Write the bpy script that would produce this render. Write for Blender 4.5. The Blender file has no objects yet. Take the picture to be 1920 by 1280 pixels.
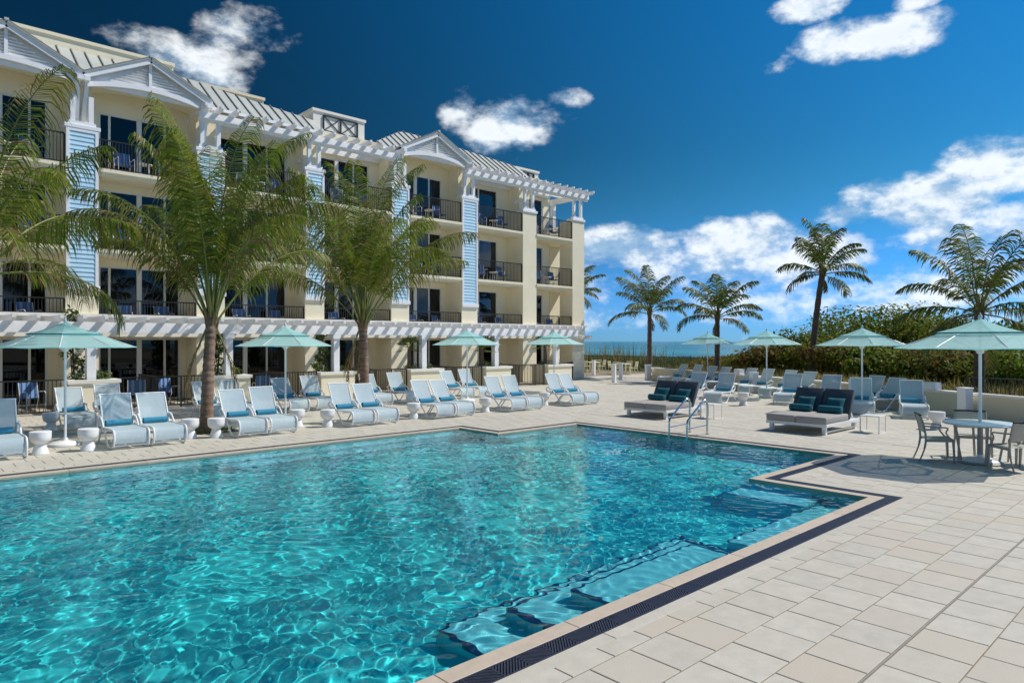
import bpy, bmesh, math, random
from mathutils import Vector, Matrix, noise
R = math.radians
SC = bpy.context.scene
COL = SC.collection
random.seed(7)

# ------------------------------------------------------------------ camera
YAW, FPX, CAMH = R(47.2), 1280.0, 2.25
cam = bpy.data.cameras.new('camera')
cam_o = bpy.data.objects.new('camera', cam)
COL.objects.link(cam_o)
cam.sensor_width = 36.0
cam.lens = 36.0 * FPX / 1920.0
cam.clip_start = 0.05
cam.clip_end = 60000
cam_o.location = (0, 0, CAMH)
cam_o.rotation_euler = (math.pi / 2, 0, YAW - math.pi / 2)
SC.camera = cam_o

# ------------------------------------------------------------------ sky
SUN = Vector((1.75, -0.95, 2.3)).normalized()
SUN_EL = math.asin(SUN.z)
SUN_AZ = math.atan2(SUN.x, SUN.y)
world = bpy.data.worlds.new('World')
SC.world = world
world.use_nodes = True
WN, WL = world.node_tree.nodes, world.node_tree.links


def wmath(op, a, b=None, c=None, clamp=False):
    n = WN.new('ShaderNodeMath'); n.operation = op; n.use_clamp = clamp
    for i, s in enumerate((a, b, c)):
        if s is None: continue
        if isinstance(s, (int, float)): n.inputs[i].default_value = s
        else: WL.new(s, n.inputs[i])
    return n.outputs[0]


def wsmooth(v, lo, hi):
    n = WN.new('ShaderNodeMapRange'); n.interpolation_type = 'SMOOTHSTEP'
    WL.new(v, n.inputs[0]); n.inputs[1].default_value = lo; n.inputs[2].default_value = hi
    return n.outputs[0]


sky = WN.new('ShaderNodeTexSky')
sky.sky_type = 'NISHITA'
sky.sun_disc = False
sky.sun_elevation = SUN_EL
sky.sun_rotation = SUN_AZ
sky.air_density = 1.0
sky.dust_density = 0.0
sky.ozone_density = 6.0
hs = WN.new('ShaderNodeHueSaturation')
hs.inputs['Saturation'].default_value = 1.30
WL.new(sky.outputs[0], hs.inputs['Color'])
tc = WN.new('ShaderNodeTexCoord')
sep = WN.new('ShaderNodeSeparateXYZ'); WL.new(tc.outputs['Generated'], sep.inputs[0])
dx, dy, dz = sep.outputs
# azimuth to the right of the sea direction (degrees) and elevation (degrees)
fx, fy = math.cos(YAW), math.sin(YAW)
fwd = wmath('ADD', wmath('MULTIPLY', dx, fx), wmath('MULTIPLY', dy, fy))
lat = wmath('ADD', wmath('MULTIPLY', dx, fy), wmath('MULTIPLY', dy, -fx))
az = wmath('MULTIPLY', wmath('ARCTAN2', lat, fwd), 180 / math.pi)
el = wmath('MULTIPLY', wmath('ARCSINE', dz), 180 / math.pi)

# the deep blue of a polarising filter: darkest a right angle away from the sun, weaker in the haze low down
csun = wmath('ADD', wmath('ADD', wmath('MULTIPLY', dx, SUN.x), wmath('MULTIPLY', dy, SUN.y)), wmath('MULTIPLY', dz, SUN.z))
c2 = wmath('MULTIPLY', csun, csun)
pol = wmath('DIVIDE', wmath('SUBTRACT', 1.0, c2), wmath('ADD', 1.0, c2))
amt = wmath('MULTIPLY_ADD', wsmooth(el, 1.0, 17.0), 0.42, 0.45)
polf = wmath('SUBTRACT', 1.0, wmath('MULTIPLY', pol, amt))
tint = WN.new('ShaderNodeMix'); tint.data_type = 'RGBA'
WL.new(wsmooth(el, -1.0, 13.0), tint.inputs[0])
tint.inputs[6].default_value = (0.25, 0.64, 1.45, 1); tint.inputs[7].default_value = (0.46, 0.88, 0.85, 1)
sm = WN.new('ShaderNodeVectorMath'); sm.operation = 'MULTIPLY'
WL.new(hs.outputs[0], sm.inputs[0]); WL.new(tint.outputs[2], sm.inputs[1])
sm2 = WN.new('ShaderNodeVectorMath'); sm2.operation = 'SCALE'
WL.new(sm.outputs[0], sm2.inputs[0]); WL.new(polf, sm2.inputs['Scale'])
SKYC = sm2.outputs[0]


def wnoise(scale, detail, rough, offs, stretch=1.7):
    mp = WN.new('ShaderNodeMapping'); WL.new(tc.outputs['Generated'], mp.inputs[0])
    mp.inputs['Location'].default_value = offs
    mp.inputs['Scale'].default_value = (1, 1, stretch)
    n = WN.new('ShaderNodeTexNoise'); n.inputs['Scale'].default_value = scale
    n.inputs['Detail'].default_value = detail; n.inputs['Roughness'].default_value = rough
    WL.new(mp.outputs[0], n.inputs['Vector'])
    return n.outputs[0]


N1 = wnoise(12.5, 9, 0.595, (0.3, 0.1, 0.0))
N2 = wnoise(12.5, 9, 0.595, (0.3 + SUN.x * 0.014, 0.1 + SUN.y * 0.014, 0.040))   # the same field, a step away from the sun


def px_azel(px, py):
    u, v = (px - 960) / FPX, (640.5 - py) / FPX
    return math.degrees(math.atan(u)), math.degrees(math.atan2(v, math.hypot(1, u)))


# cumulus seen over the terrace: centre pixel, half width, half height, strength
CUMULUS = [(262, 84, 90, 42, .38), (385, 130, 86, 46, .38), (458, 64, 84, 42, .42),
           (866, 212, 40, 44, .6), (960, 238, 100, 58, .85), (1062, 184, 40, 18, .5),
           (1630, 72, 160, 46, .95), (1520, 8, 80, 34, .9), (1715, 4, 50, 20, .8), (1465, 118, 34, 24, .25), (1478, 96, 14, 10, .2),
           (1890, 310, 140, 76, 1.0), (1740, 380, 200, 58, .9), (1850, 440, 190, 80, .75),
           (1590, 402, 130, 26, .7), (1400, 448, 150, 46, 1.0), (1175, 470, 120, 46, 1.0), (1530, 478, 170, 46, .75),
           (1330, 512, 330, 50, .55), (1650, 560, 420, 70, .42), (1250, 575, 330, 45, .32)]
fld = None
for (px, py, hw, hh, st) in CUMULUS:
    a0, e0 = px_azel(px, py)
    a1, _ = px_azel(px + hw, py); _, e1 = px_azel(px, py - hh)
    ra, re = abs(a1 - a0), abs(e1 - e0)
    qa = wmath('MULTIPLY_ADD', az, 1 / ra, -a0 / ra)
    qe = wmath('MULTIPLY_ADD', el, 1 / re, -e0 / re)
    d2 = wmath('MULTIPLY_ADD', qa, qa, wmath('MULTIPLY', qe, qe))
    g = wmath('MULTIPLY_ADD', d2, -st * 0.85, st)
    fld = g if fld is None else wmath('MAXIMUM', fld, g)
# a loose belt of fair-weather cloud low over the whole horizon
belt = wmath('MULTIPLY_ADD', wsmooth(el, 3.0, 13.0), -0.75, -0.30)
fld = wmath('MAXIMUM', fld, belt)
# the cloud bank beyond the view is unseen, added for fill light
turn = wmath('SUBTRACT', 1.0, wsmooth(wmath('ABSOLUTE', wmath('SUBTRACT', az, 105.0)), 45.0, 70.0))
fill_bank = wmath('MULTIPLY_ADD', turn, 1.5, wmath('MULTIPLY_ADD', wsmooth(el, 4.0, 20.0), -1.5, -1.05))
fld = wmath('MAXIMUM', fld, fill_bank)
f1 = wmath('ADD', wmath('MULTIPLY_ADD', N1, 3.0, -1.5), fld)
f2 = wmath('ADD', wmath('MULTIPLY_ADD', N2, 3.0, -1.5), fld)
dens = wsmooth(f1, 0.0, 0.92)
lit = wsmooth(wmath('SUBTRACT', f1, f2), -0.42, 0.30)
thick = wsmooth(f1, 0.45, 1.5)
shade = wmath('MULTIPLY', lit, wmath('MULTIPLY_ADD', thick, -0.18, 1.0))
cc = WN.new('ShaderNodeMix'); cc.data_type = 'RGBA'
cc.inputs[6].default_value = (2.3, 3.5, 4.9, 1); cc.inputs[7].default_value = (6.6, 6.9, 7.1, 1)
WL.new(shade, cc.inputs[0])
mx = WN.new('ShaderNodeMix'); mx.data_type = 'RGBA'
WL.new(wmath('MULTIPLY', dens, 0.93), mx.inputs[0]); WL.new(SKYC, mx.inputs[6]); WL.new(cc.outputs[2], mx.inputs[7])
bg = WN['Background']
WL.new(mx.outputs[2], bg.inputs[0])
bg.inputs[1].default_value = 0.10
world.cycles.sampling_method = 'MANUAL'
world.cycles.sample_map_resolution = 512

# ------------------------------------------------------------------ sun
sun_l = bpy.data.lights.new('sun', 'SUN')
sun_l.energy = 2.7
sun_l.angle = R(0.53)
sun_l.color = (1.0, 0.95, 0.87)
sun_l.cycles.is_caustics_light = True
sun_o = bpy.data.objects.new('sun', sun_l)
COL.objects.link(sun_o)
sun_o.rotation_euler = SUN.to_track_quat('Z', 'Y').to_euler()
sun_o.location = (30, -20, 40)

VS = SC.view_settings
SC.display_settings.display_device = 'sRGB'
VS.view_transform = 'Standard'
VS.look = 'None'
VS.exposure = 0.66
VS.gamma = 1.0
VS.use_curve_mapping = False
SC.cycles.max_bounces = 10
SC.cycles.transparent_max_bounces = 12
SC.cycles.sample_clamp_indirect = 6.0
SC.cycles.use_denoising = True

# ------------------------------------------------------------------ helpers: names, labels, hierarchy


def tag(o, label=None, cat=None, group=None, kind=None):
    if label: o['label'] = label
    if cat: o['category'] = cat
    if group: o['group'] = group
    if kind: o['kind'] = kind
    return o


def thing(name, label, cat, loc=(0, 0, 0), rz=0.0, group=None):
    o = bpy.data.objects.new(name, None)
    o.empty_display_size = 0.2
    COL.objects.link(o)
    o.location = loc; o.rotation_euler = (0, 0, rz)
    return tag(o, label, cat, group)


def copy_tree(o, parent=None):
    c = o.copy(); COL.objects.link(c); c.parent = parent
    for ch in o.children: copy_tree(ch, c)
    return c


def link(name, me, parent=None, loc=(0, 0, 0), rz=0.0):
    o = bpy.data.objects.new(name, me)
    COL.objects.link(o)
    o.parent = parent; o.location = loc; o.rotation_euler = (0, 0, rz)
    return o


class MB:
    """collects polygons; build() links them as one mesh object"""

    def __init__(s): s.v = []; s.f = []; s.m = []

    def add(s, vs, fs, mi=0):
        b = len(s.v); s.v += [tuple(p) for p in vs]
        for f in fs: s.f.append(tuple(i + b for i in f)); s.m.append(mi)
        return s

    def box(s, x0, x1, y0, y1, z0, z1, mi=0):
        return s.add([(x0, y0, z0), (x1, y0, z0), (x1, y1, z0), (x0, y1, z0), (x0, y0, z1), (x1, y0, z1), (x1, y1, z1), (x0, y1, z1)],
                     [(3, 2, 1, 0), (4, 5, 6, 7), (0, 1, 5, 4), (1, 2, 6, 5), (2, 3, 7, 6), (3, 0, 4, 7)], mi)

    def bar(s, p, q, w, h, mi=0, up=(0, 0, 1), w2=None, h2=None):
        p, q = Vector(p), Vector(q); d = (q - p).normalized()
        sd = d.cross(Vector(up))
        if sd.length < 1e-4: sd = d.cross(Vector((0, 1, 0)))
        sd.normalize(); u = sd.cross(d)
        w2 = w if w2 is None else w2; h2 = h if h2 is None else h2
        a = [p + sd * i * w / 2 + u * j * h / 2 for i, j in ((-1, -1), (1, -1), (1, 1), (-1, 1))]
        b = [q + sd * i * w2 / 2 + u * j * h2 / 2 for i, j in ((-1, -1), (1, -1), (1, 1), (-1, 1))]
        return s.add(a + b, [(0, 1, 2, 3), (7, 6, 5, 4), (0, 4, 5, 1), (1, 5, 6, 2), (2, 6, 7, 3), (3, 7, 4, 0)], mi)

    def tube(s, pts, r, n=8, mi=0, cap=True):
        P = [Vector(p) for p in pts]; N = len(P)
        rr = r if isinstance(r, (list, tuple)) else [r] * N
        t0 = (P[1] - P[0]).normalized()
        nv = t0.cross(Vector((0, 0, 1)))
        if nv.length < 1e-3: nv = t0.cross(Vector((1, 0, 0)))
        nv.normalize()
        vs = []
        for i in range(N):
            t = (P[min(i + 1, N - 1)] - P[max(i - 1, 0)]).normalized()
            nv = nv - t * nv.dot(t)
            nv.normalize(); bn = t.cross(nv)
            for k in range(n):
                a = 2 * math.pi * k / n
                vs.append(P[i] + (nv * math.cos(a) + bn * math.sin(a)) * rr[i])
        fs = []
        for i in range(N - 1):
            for k in range(n):
                k2 = (k + 1) % n
                fs.append((i * n + k, i * n + k2, (i + 1) * n + k2, (i + 1) * n + k))
        if cap:
            fs.append(tuple(range(n - 1, -1, -1))); fs.append(tuple((N - 1) * n + k for k in range(n)))
        return s.add(vs, fs, mi)

    def lathe(s, prof, n=20, c=(0, 0, 0), mi=0):
        vs = []; fs = []; N = len(prof)
        for (r, z) in prof:
            for k in range(n):
                a = 2 * math.pi * k / n
                vs.append((c[0] + r * math.cos(a), c[1] + r * math.sin(a), c[2] + z))
        for i in range(N - 1):
            for k in range(n):
                k2 = (k + 1) % n
                fs.append((i * n + k, i * n + k2, (i + 1) * n + k2, (i + 1) * n + k))
        fs.append(tuple(range(n - 1, -1, -1))); fs.append(tuple((N - 1) * n + k for k in range(n)))
        return s.add(vs, fs, mi)

    def prism(s, poly, fn0, fn1, mi=0):
        """extrude a 2D polygon: fn0/fn1 map (a,b) to 3D points of the two ends"""
        n = len(poly)
        vs = [fn0(a, b) for a, b in poly] + [fn1(a, b) for a, b in poly]
        fs = [tuple(range(n - 1, -1, -1)), tuple(range(n, 2 * n))]
        for i in range(n):
            j = (i + 1) % n; fs.append((i, j, n + j, n + i))
        return s.add(vs, fs, mi)

    def mesh(s, name, mats, smooth=None, bevel=0.0, origin=None, seg=1):
        v = s.v if origin is None else [(p[0] - origin[0], p[1] - origin[1], p[2] - origin[2]) for p in s.v]
        me = bpy.data.meshes.new(name)
        me.from_pydata(v, [], s.f)
        for m in (mats if isinstance(mats, (list, tuple)) else [mats]): me.materials.append(m)
        if any(s.m): me.polygons.foreach_set('material_index', s.m)
        if bevel or smooth is not None:
            bm = bmesh.new(); bm.from_mesh(me)
            bmesh.ops.recalc_face_normals(bm, faces=bm.faces)
            if bevel: bmesh.ops.bevel(bm, geom=list(bm.edges), offset=bevel, segments=seg, affect='EDGES', profile=0.5)
            bm.to_mesh(me); bm.free()
        if smooth is not None:
            me.polygons.foreach_set('use_smooth', [True] * len(me.polygons))
            me.set_sharp_from_angle(angle=R(smooth))
        me.update()
        return me

    def build(s, name, mats, parent=None, smooth=None, bevel=0.0, loc=None, rz=0.0, seg=1):
        """parent given: coordinates are in world space and moved under the parent unless loc is given"""
        org = None
        if parent is not None and loc is None and parent.get('_w'):
            org = parent['_w']
        o = link(name, s.mesh(name, mats, smooth, bevel, org, seg), parent, loc or (0, 0, 0), rz)
        if org is not None: o['_w'] = org
        return o


def wthing(name, label, cat, loc, group=None):
    """a thing whose parts are written in world coordinates"""
    o = thing(name, label, cat, loc, 0, group)
    o['_w'] = [float(c) for c in loc]
    return o


# ------------------------------------------------------------------ materials


def hexc(h):
    c = [int(h[i:i + 2], 16) / 255 for i in (1, 3, 5)]
    return tuple(x / 12.92 if x <= 0.04045 else ((x + 0.055) / 1.055) ** 2.4 for x in c)


def material(name, base, rough=0.6, var=0.12, scale=3.0, bump=0.0, bscale=40.0, metal=0.0, spec=0.5, rnd=0.0,
             transl=0.0, detail=5.0, open_=0.0, dark=None, stain=0.0, island=False, hue=None, coat=0.0, zs=1.0):
    m = bpy.data.materials.new(name); m.use_nodes = True
    nt = m.node_tree; N, L = nt.nodes, nt.links
    b = N['Principled BSDF']
    b.inputs['Roughness'].default_value = rough
    b.inputs['Metallic'].default_value = metal
    b.inputs['Specular IOR Level'].default_value = spec
    if coat: b.inputs['Coat Weight'].default_value = coat
    tcn = N.new('ShaderNodeTexCoord')
    nz = N.new('ShaderNodeTexNoise'); nz.inputs['Scale'].default_value = scale; nz.inputs['Detail'].default_value = detail
    nz.inputs['Roughness'].default_value = 0.62
    geo = N.new('ShaderNodeNewGeometry')
    mpz = N.new('ShaderNodeMapping'); mpz.inputs['Scale'].default_value = (1, 1, zs); L.new(geo.outputs['Position'], mpz.inputs[0])
    L.new(mpz.outputs[0], nz.inputs['Vector'])
    ramp = N.new('ShaderNodeMapRange'); L.new(nz.outputs[0], ramp.inputs[0])
    ramp.inputs[1].default_value = 0.3; ramp.inputs[2].default_value = 0.7
    ramp.inputs[3].default_value = 1 - var; ramp.inputs[4].default_value = 1 + var
    val = ramp.outputs[0]
    if rnd:
        oi = N.new('ShaderNodeObjectInfo')
        ad = N.new('ShaderNodeMath'); ad.operation = 'ADD'
        L.new(oi.outputs['Random'], ad.inputs[0]); L.new(geo.outputs['Random Per Island'], ad.inputs[1])
        fr = N.new('ShaderNodeMath'); fr.operation = 'FRACT'; L.new(ad.outputs[0], fr.inputs[0])
        mr = N.new('ShaderNodeMapRange'); L.new(fr.outputs[0], mr.inputs[0])
        mr.inputs[3].default_value = 1 - rnd; mr.inputs[4].default_value = 1 + rnd
        mu = N.new('ShaderNodeMath'); mu.operation = 'MULTIPLY'; L.new(val, mu.inputs[0]); L.new(mr.outputs[0], mu.inputs[1])
        val = mu.outputs[0]
    mixc = N.new('ShaderNodeMix'); mixc.data_type = 'RGBA'; mixc.blend_type = 'MULTIPLY'; mixc.inputs[0].default_value = 1
    mixc.inputs[6].default_value = (*base, 1)
    cmb = N.new('ShaderNodeCombineColor')
    for i in range(3): L.new(val, cmb.inputs[i])
    L.new(cmb.outputs[0], mixc.inputs[7])
    col = mixc.outputs[2]
    if hue is not None:      # second colour mixed in per piece / per island
        oi2 = N.new('ShaderNodeObjectInfo'); ad2 = N.new('ShaderNodeMath'); ad2.operation = 'MULTIPLY_ADD'
        L.new(oi2.outputs['Random'], ad2.inputs[0]); ad2.inputs[1].default_value = 7.31; L.new(geo.outputs['Random Per Island'], ad2.inputs[2])
        f2 = N.new('ShaderNodeMath'); f2.operation = 'FRACT'; L.new(ad2.outputs[0], f2.inputs[0])
        pw = N.new('ShaderNodeMath'); pw.operation = 'POWER'; L.new(f2.outputs[0], pw.inputs[0]); pw.inputs[1].default_value = hue[1]
        mh = N.new('ShaderNodeMix'); mh.data_type = 'RGBA'; L.new(pw.outputs[0], mh.inputs[0]); L.new(col, mh.inputs[6])
        mh.inputs[7].default_value = (*hue[0], 1); col = mh.outputs[2]
    if stain:
        n3 = N.new('ShaderNodeTexNoise'); n3.inputs['Scale'].default_value = scale * 0.35; n3.inputs['Detail'].default_value = 7
        L.new(geo.outputs['Position'], n3.inputs['Vector'])
        r3 = N.new('ShaderNodeMapRange'); L.new(n3.outputs[0], r3.inputs[0]); r3.inputs[1].default_value = 0.52; r3.inputs[2].default_value = 0.75
        r3.inputs[4].default_value = stain
        m3 = N.new('ShaderNodeMix'); m3.data_type = 'RGBA'; m3.blend_type = 'MIX'; L.new(r3.outputs[0], m3.inputs[0]); L.new(col, m3.inputs[6])
        m3.inputs[7].default_value = (*(dark or tuple(c * 0.55 for c in base)), 1); col = m3.outputs[2]
    L.new(col, b.inputs['Base Color'])
    if bump:
        nb = N.new('ShaderNodeTexNoise'); nb.inputs['Scale'].default_value = bscale; nb.inputs['Detail'].default_value = 4
        L.new(geo.outputs['Position'], nb.inputs['Vector'])
        bp = N.new('ShaderNodeBump'); bp.inputs['Strength'].default_value = bump; bp.inputs['Distance'].default_value = 0.01
        L.new(nb.outputs[0], bp.inputs['Height']); L.new(bp.outputs[0], b.inputs['Normal'])
    if transl:
        tr = N.new('ShaderNodeBsdfTranslucent'); L.new(col, tr.inputs[0])
        ms = N.new('ShaderNodeMixShader'); ms.inputs[0].default_value = transl
        L.new(b.outputs[0], ms.inputs[1]); L.new(tr.outputs[0], ms.inputs[2])
        L.new(ms.outputs[0], N['Material Output'].inputs[0])
        if open_:      # an open weave: a fixed share of the light passes straight through
            tp = N.new('ShaderNodeBsdfTransparent'); mo = N.new('ShaderNodeMixShader'); mo.inputs[0].default_value = open_
            L.new(ms.outputs[0], mo.inputs[1]); L.new(tp.outputs[0], mo.inputs[2]); L.new(mo.outputs[0], N['Material Output'].inputs[0])
    return m


M = {}
M['paver'] = material('paver_stone', (0.55, 0.51, 0.42), 0.75, 0.09, 6, 0.25, 120, rnd=0.055, hue=((0.55, 0.485, 0.385), 2.8), stain=0.10, dark=(0.38, 0.32, 0.24))
M['bed'] = material('joint_sand', (0.25, 0.205, 0.14), 0.95, 0.2, 8)
M['coping'] = material('coping_stone', (0.56, 0.46, 0.345), 0.6, 0.08, 9, 0.15, 90, rnd=0.06, stain=0.12)
M['grate'] = material('slate_grate', (0.040, 0.043, 0.062), 0.45, 0.25, 14, 0.1, 80)
M['gutter'] = material('gutter_bottom', (0.012, 0.013, 0.018), 0.5, 0.2, 10)
M['slot'] = material('slot_metal', (0.33, 0.31, 0.27), 0.5, 0.15, 10)
M['plaster'] = material('pool_plaster', (0.045, 0.60, 0.605), 0.7, 0.08, 2.0, stain=0.08, dark=(0.035, 0.52, 0.53))
M['steptint'] = material('pool_step_shallow_tint', (0.20, 0.60, 0.65), 0.6, 0.12, 20)  # paler than the basin: light kept by shallow water is put into the colour
M['navy'] = material('navy_edge_tile', (0.008, 0.016, 0.07), 0.4, 0.3, 30)
M['cream'] = material('cream_stucco', (0.92, 0.83, 0.61), 0.85, 0.035, 1.5, 0.25, 90, stain=0.05, dark=(0.70, 0.60, 0.42))
M['creamcap'] = material('pale_trim', (0.88, 0.84, 0.74), 0.7, 0.03, 3)
M['white'] = material('white_paint', (0.90, 0.90, 0.90), 0.5, 0.03, 4)
M['siding'] = material('blue_siding', (0.50, 0.74, 0.88), 0.6, 0.04, 5, rnd=0.05)
M['rail'] = material('bronze_rail', (0.020, 0.016, 0.013), 0.45, 0.2, 10)
M['roof'] = material('roof_metal', (0.58, 0.59, 0.52), 0.42, 0.06, 2, metal=0.15, rnd=0.04)
M['seam'] = material('roof_seam', (0.30, 0.28, 0.25), 0.45, 0.08, 4, metal=0.15)  # darker than the panels; shadows along the seams are put into the colour
M['frame'] = material('door_frame', (0.78, 0.77, 0.72), 0.45, 0.03, 4)
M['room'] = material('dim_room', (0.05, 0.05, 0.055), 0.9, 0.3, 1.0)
M['curtain'] = material('grey_curtain', (0.22, 0.23, 0.24), 0.9, 0.12, 6)
M['sling'] = material('sling_mesh', (0.53, 0.645, 0.68), 0.8, 0.05, 12, 0.2, 300, transl=0.18, open_=0.10)
M['tube'] = material('white_tube', (0.84, 0.84, 0.83), 0.35, 0.03, 6)
M['towel'] = material('blue_towel', (0.045, 0.27, 0.40), 0.95, 0.15, 30, 0.6, 250)
M['drum'] = material('white_drum', (0.84, 0.83, 0.81), 0.4, 0.03, 5)
M['canopy'] = material('aqua_canvas', (0.55, 0.88, 0.86), 0.85, 0.05, 5, 0.15, 200, transl=0.52, open_=0.22)
M['vent'] = material('aqua_vent', (0.46, 0.83, 0.81), 0.85, 0.06, 5, 0.15, 200, transl=0.48, open_=0.20)
M['trim'] = material('teal_trim', (0.035, 0.27, 0.28), 0.8, 0.1, 10)
M['pole'] = material('pale_pole', (0.80, 0.84, 0.84), 0.3, 0.03, 6)
M['cushion'] = material('taupe_cushion', (0.40, 0.365, 0.335), 0.9, 0.06, 9, 0.3, 220)
M['slate'] = material('slate_cushion', (0.085, 0.097, 0.110), 0.9, 0.08, 9, 0.3, 220)
M['pillow'] = material('teal_pillow', (0.010, 0.13, 0.155), 0.85, 0.12, 14, 0.4, 200)
M['steel'] = material('polished_steel', (0.66, 0.65, 0.60), 0.16, 0.03, 6, metal=1.0)
M['taupe'] = material('taupe_metal', (0.36, 0.34, 0.295), 0.45, 0.06, 8)
M['taupes'] = material('taupe_sling', (0.42, 0.41, 0.35), 0.8, 0.06, 12, transl=0.15)
M['black'] = material('black_bar', (0.02, 0.02, 0.024), 0.4, 0.2, 9)
M['tabletop'] = material('pale_tabletop', (0.60, 0.68, 0.72), 0.25, 0.04, 5)
M['bluech'] = material('blue_sling', (0.07, 0.16, 0.36), 0.8, 0.15, 20)
M['yellow'] = material('cream_chair', (0.72, 0.66, 0.42), 0.55, 0.05, 8)
M['wallc'] = material('terrace_wall', (0.74, 0.66, 0.48), 0.85, 0.05, 2, 0.25, 80, stain=0.08)
M['soil'] = material('planter_soil', (0.07, 0.05, 0.03), 0.95, 0.3, 12)
M['bark'] = material('palm_bark', (0.24, 0.155, 0.105), 0.9, 0.55, 2.2, 0.9, 30, stain=0.45, dark=(0.34, 0.27, 0.20), zs=7.0)
M['barkfar'] = material('palm_bark_grey', (0.15, 0.10, 0.075), 0.9, 0.25, 6, 0.6, 30)
M['petiole'] = material('palm_petiole', (0.22, 0.24, 0.055), 0.5, 0.2, 6)
M['frond'] = material('palm_frond', (0.135, 0.21, 0.016), 0.45, 0.22, 4, transl=0.42, rnd=0.34, spec=.3, hue=((0.33, 0.29, 0.05), 2.6))
M['frondfar'] = material('palm_frond_far', (0.115, 0.18, 0.024), 0.5, 0.22, 4, transl=0.28, rnd=0.30, hue=((0.24, 0.19, 0.05), 3.2))
M['dryleaf'] = material('dry_leaf', (0.26, 0.165, 0.07), 0.8, 0.25, 5, transl=0.2, rnd=0.25)
M['leaf'] = material('shrub_leaf', (0.075, 0.14, 0.022), 0.5, 0.2, 5, transl=0.25, rnd=0.35, hue=((0.19, 0.20, 0.045), 2.5))
M['grape2'] = material('broad_leaf_olive', (0.155, 0.165, 0.03), 0.62, 0.3, 0.7, transl=0.36, rnd=0.4, spec=.2, hue=((0.30, 0.16, 0.05), 2.0))
M['grape'] = material('broad_leaf', (0.135, 0.215, 0.020), 0.62, 0.30, 0.7, transl=0.36, rnd=0.40, spec=.2, hue=((0.30, 0.25, 0.04), 2.2))
M['twig'] = material('twig', (0.09, 0.065, 0.045), 0.9, 0.2, 6)
M['grass'] = material('dune_grass', (0.115, 0.155, 0.03), 0.7, 0.2, 0.5, transl=0.25, rnd=0.3)
M['drygrass'] = material('dry_grass', (0.34, 0.27, 0.075), 0.7, 0.2, 0.6, transl=0.25, rnd=0.3)
M['dune'] = material('dune_ground', (0.13, 0.14, 0.045), 0.95, 0.3, 0.6, stain=0.4, dark=(0.30, 0.26, 0.17))
M['sand'] = material('sand', (0.50, 0.43, 0.32), 0.95, 0.1, 0.8)

# ================================================================== the setting: ground, sea, deck, pool
POOL = [(-5.0, 3.75), (10.5, 3.75), (10.5, 5.6), (14.0, 5.6), (14.0, 12.5), (11.1, 12.5), (11.1, 14.0), (-5.0, 14.0)]


def offset(poly, d):
    """move every edge of an axis-aligned CCW polygon outwards by d"""
    n = len(poly); out = []
    for i in range(n):
        a, b, c = poly[i - 1], poly[i], poly[(i + 1) % n]
        def nrm(p, q):
            l = math.hypot(q[0] - p[0], q[1] - p[1]); return ((q[1] - p[1]) / l, -(q[0] - p[0]) / l)
        n1, n2 = nrm(a, b), nrm(b, c)
        out.append((b[0] + d * (n1[0] + n2[0]), b[1] + d * (n1[1] + n2[1])))
    return out


def inside(poly, x, y):
    c = False; n = len(poly)
    for i in range(n):
        x1, y1 = poly[i]; x2, y2 = poly[(i + 1) % n]
        if (y1 > y) != (y2 > y) and x < (x2 - x1) * (y - y1) / (y2 - y1) + x1: c = not c
    return c


def ring_segments(d0, d1, step, gap):
    """stones of a band round the pool between offsets d0 and d1, mitred at the corners"""
    A, B = offset(POOL, d0), offset(POOL, d1); n = len(POOL); out = []
    for i in range(n):
        a0, a1, b0, b1 = A[i], A[(i + 1) % n], B[i], B[(i + 1) % n]
        L = math.dist(a0, a1); k = max(1, round(L / step))
        ux, uy = (a1[0] - a0[0]) / L, (a1[1] - a0[1]) / L
        s = lambda p: (p[0] - a0[0]) * ux + (p[1] - a0[1]) * uy
        nx, ny = uy, -ux; w = d1 - d0
        sb0, sb1 = s(b0), s(b1)
        for j in range(k):
            t0, t1 = L * j / k + gap / 2, L * (j + 1) / k - gap / 2
            ia, ib = (gap / 2 if j == 0 else t0), (L - gap / 2 if j == k - 1 else t1)
            oa = sb0 + gap / 2 if j == 0 else t0
            ob = sb1 - gap / 2 if j == k - 1 else t1
            P = lambda t, o: (a0[0] + ux * t + nx * o, a0[1] + uy * t + ny * o)
            out.append([P(ia, 0.0), P(ib, 0.0), P(ob, w), P(oa, w)])
    return out


def ztop(quad, z0, z1, mb=None, ch=0.004):
    mb = mb or MB()
    cx = sum(p[0] for p in quad) / 4; cy = sum(p[1] for p in quad) / 4
    def ins(p):
        dx, dy = cx - p[0], cy - p[1]; return (p[0] + math.copysign(min(ch, abs(dx)), dx), p[1] + math.copysign(min(ch, abs(dy)), dy), z1)
    area = sum(quad[i][0] * quad[(i + 1) % 4][1] - quad[(i + 1) % 4][0] * quad[i][1] for i in range(4))
    if area < 0: quad = quad[::-1]
    b = [(p[0], p[1], z0) for p in quad]; m = [(p[0], p[1], z1 - ch) for p in quad]; t = [ins(p) for p in quad]
    mb.add(b + m + t, [(8, 9, 10, 11)] + [(i, (i + 1) % 4, 4 + (i + 1) % 4, 4 + i) for i in range(4)] + [(4 + i, 4 + (i + 1) % 4, 8 + (i + 1) % 4, 8 + i) for i in range(4)])
    return mb


def sub_rect(r, e):
    """rectangle r minus rectangle e -> rectangles"""
    x0, y0, x1, y1 = r; a0, b0, a1, b1 = e
    if a0 >= x1 or a1 <= x0 or b0 >= y1 or b1 <= y0: return [r]
    out = []
    if a0 > x0: out.append((x0, y0, a0, y1)); x0 = a0
    if a1 < x1: out.append((a1, y0, x1, y1)); x1 = a1
    if b0 > y0: out.append((x0, y0, x1, b0))
    if b1 < y1: out.append((x0, b1, x1, y1))
    return out


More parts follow.
